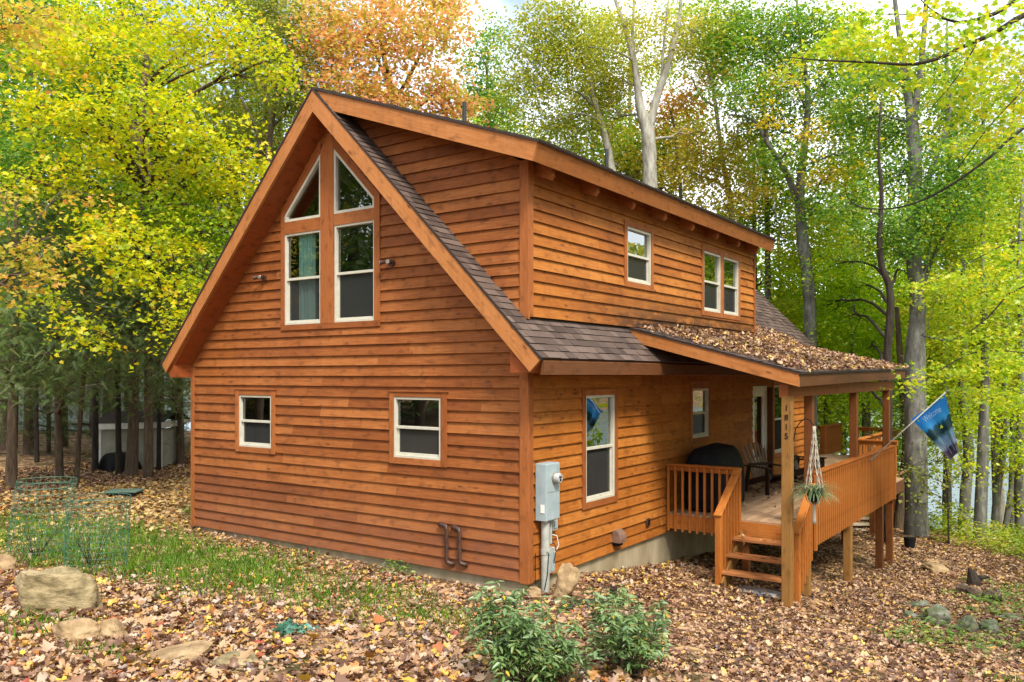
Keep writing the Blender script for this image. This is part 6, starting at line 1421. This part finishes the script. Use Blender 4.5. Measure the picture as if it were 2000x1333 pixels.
# bank undergrowth at right
X, Y, D = frustum_area(60000, -3, 16, 13.0, 24, 30, 18); f = np.sin(X * 1.7) * np.cos(Y * 1.3 + X) + RS.uniform(-.6, 1.2, len(X)); k = (f > .1) & ~((X < 2.9) & (Y < 18.5) & (X > -9)) & (Y > 15.0 - .3 * (X - 3)); X, Y = X[k], Y[k]
P_ = np.stack([X, Y, gz(X, Y) + RS.uniform(0, 1, len(X)) ** 1.5 * .65], 1); tag(leaf_cloud('undergrowth', P_, RS.uniform(.08, .17, len(X)), RS.uniform(0, 1, len(X)) * .7 + .3 * (.5 + .5 * np.sin(X * 2)), M['under'], P_LONG, tilt=.5, droop=.2), kind='stuff')
X, Y, D = frustum_area(30000, 3.4, 12, 2, 14, 26, 8); f = np.sin(X * 2.1 + 1) * np.cos(Y * 1.1) + RS.uniform(-.7, .9, len(X)); k = (f > .28) & (X > 4.3 + .12 * (Y - 3)) & (Y > 1.2); X, Y = X[k], Y[k]
P_ = np.stack([X, Y, gz(X, Y) + RS.uniform(0, 1, len(X)) ** 1.6 * .22], 1); tag(leaf_cloud('ground_plants', P_, RS.uniform(.05, .13, len(X)), RS.uniform(0, 1, len(X)), M['fern'], P_LONG, tilt=.4, droop=.1), kind='stuff')

# ------------------------------------------------------------------ fallen leaves
def litter(name, X, Y, size, mat, pr, rnd=None, dz=.05, tilt=.42):
    Z = gz(X, Y) + RS.uniform(0.002, dz, len(X)); 
    o = leaf_cloud(name, np.stack([X, Y, Z], 1), size, RS.uniform(0, 1, len(X)) if rnd is None else rnd, mat, pr, tilt=tilt, droop=.05, normal=(0, 0, 1)); return tag(o, kind='stuff')
X, Y, D = frustum_area(620000, -20, 12, -9, 24, 33, 5.2)
gr = grassiness(X, Y); k = ~inhouse(X, Y, .02) & (RS.uniform(0, 1, len(X)) < np.clip(1.15 - D / 32, .25, 1)) & (RS.uniform(.15, 1.35, len(X)) > gr * .55)
k &= ~((X > .2) & (X < 2.5) & (Y > 5.4) & (RS.uniform(0, 1, len(X)) < .6))
X, Y, D = X[k], Y[k], D[k]
right = (X + .15 * Y > 1.2) & (Y > -2.5) ; goldz = (X < -8.0) & (X > -14.5) & ~right; dark = X <= -14.5; big = (Y < -3.2 + .25 * (X + 3)) & ~right
s = RS.uniform(.6, 1.45, len(X))
mid = ~right & ~goldz & ~big & ~dark
kr = right; litter('leaf_litter', X[kr], Y[kr], s[kr] * .057, M['litter_brown'], P_CURL, dz=.04, tilt=.34)
kd_ = dark & ~right; litter('leaf_litter', X[kd_], Y[kd_], s[kd_] * .09, M['litter_brown'], P_DIAMOND)
kg = goldz; litter('golden_leaf_litter', X[kg], Y[kg], s[kg] * .10, M['litter_gold'], P_DIAMOND)
km = mid & (RS.uniform(0, 1, len(X)) < .8); litter('leaf_litter', X[km], Y[km], s[km] * .062, M['litter'], P_CURL, dz=.035, tilt=.36)
kb = big & (RS.uniform(0, 1, len(X)) < .7); litter('maple_leaf_litter', X[kb], Y[kb], s[kb] * .068, M['litter'], P_CURL, dz=.05, tilt=.42)
kb = big & (RS.uniform(0, 1, len(X)) < .07); litter('maple_leaf_litter', X[kb], Y[kb], s[kb] * .11, M['litter'], P_MAPLE, dz=.08, tilt=.4)
g = MB(); Xt, Yt, Dt = frustum_area(1500, -10, 9, -8, 9, 22, 5.5)
for x_, y_ in zip(Xt, Yt):
    if bool(inhouse(x_, y_, .1)): continue
    a = random.uniform(0, 6.28); L = random.uniform(.12, .5); z_ = gzf(x_, y_) + .04; m_ = (x_ + math.cos(a) * L / 2 + random.uniform(-.03, .03), y_ + math.sin(a) * L / 2, z_ + .015)
    g.tube([(x_, y_, z_), m_, (x_ + math.cos(a) * L, y_ + math.sin(a) * L, gzf(x_ + math.cos(a) * L, y_ + math.sin(a) * L) + .035)], [.005, .004, .002], 4, cap=False)
tag(g.build('fallen_twigs', M['bark']), kind='stuff')
# on the porch roof, piled against the dormer
n = 15000; X = RS.uniform(-1.0, PX + .02, n); Y = RS.uniform(3.3, 13.6, n)
onmain = (Y > 9.56) & (X < 1.2); Zp = pz(X, Y); Zm = RZ - (X - RX)
Z = np.where(Y < PY1, np.maximum(Zp, Zm), Zm)
lim = (X > .02) & (Y < PY1) & (RS.uniform(0, 1, n) < np.clip((Y - 3.2) / 1.6 + .15 * X, .12, 1))
pile = onmain & (X > -.75 + (Y - 9.5) * .16) & (X < .5) & (Y < 13.2)
k = lim | pile; X, Y, Z = X[k], Y[k], Z[k]
pilez = .10 * np.exp(-((X - .15) / .35) ** 2) * np.clip((Y - 3.6) / 2, 0, 1)
P_ = np.stack([X, Y, Z + RS.uniform(.02, .06, len(X)) + pilez * RS.uniform(.2, 1, len(X))], 1)
nm_ = np.zeros((len(X), 3)); nm_[:, 2] = 1; nm_[:, 0] = np.where(X < .0, .8, .25)
tag(leaf_cloud('roof_leaf_litter', P_, RS.uniform(.05, .09, len(X)), RS.uniform(.12, 1, len(X)), M['litter_brown'], P_CURL, tilt=.5, normal=nm_), kind='stuff')
# a few on the gable shingles, on the deck and stairs
n = 3400; X = RS.uniform(.1, 2.55, n); Y = RS.uniform(4.8, 14, n); k = RS.uniform(0, 1, n) < np.clip((Y - 7.2) / 4, .03, 1); X, Y = X[k], Y[k]
tag(leaf_cloud('deck_leaf_litter', np.stack([X, Y, np.full(len(X), DZ + .015) + RS.uniform(0, .03, len(X))], 1), RS.uniform(.06, .10, len(X)), RS.uniform(.1, .9, len(X)), M['litter_brown'], P_CURL, tilt=.35, normal=(0, 0, 1)), kind='stuff')
X = np.concatenate([RS.uniform(1.45, 2.5, 8), RS.uniform(1.45, 2.5, 8)]); Y = np.concatenate([RS.uniform(4.22, 4.4, 8), RS.uniform(3.96, 4.15, 8)]); Z = np.concatenate([np.full(8, .13), np.full(8, -.11)])
tag(leaf_cloud('stair_leaf_litter', np.stack([X, Y, Z], 1), .07, RS.uniform(.5, .95, 16), M['litter'], P_CURL, tilt=.25, normal=(0, 0, 1)), kind='stuff')
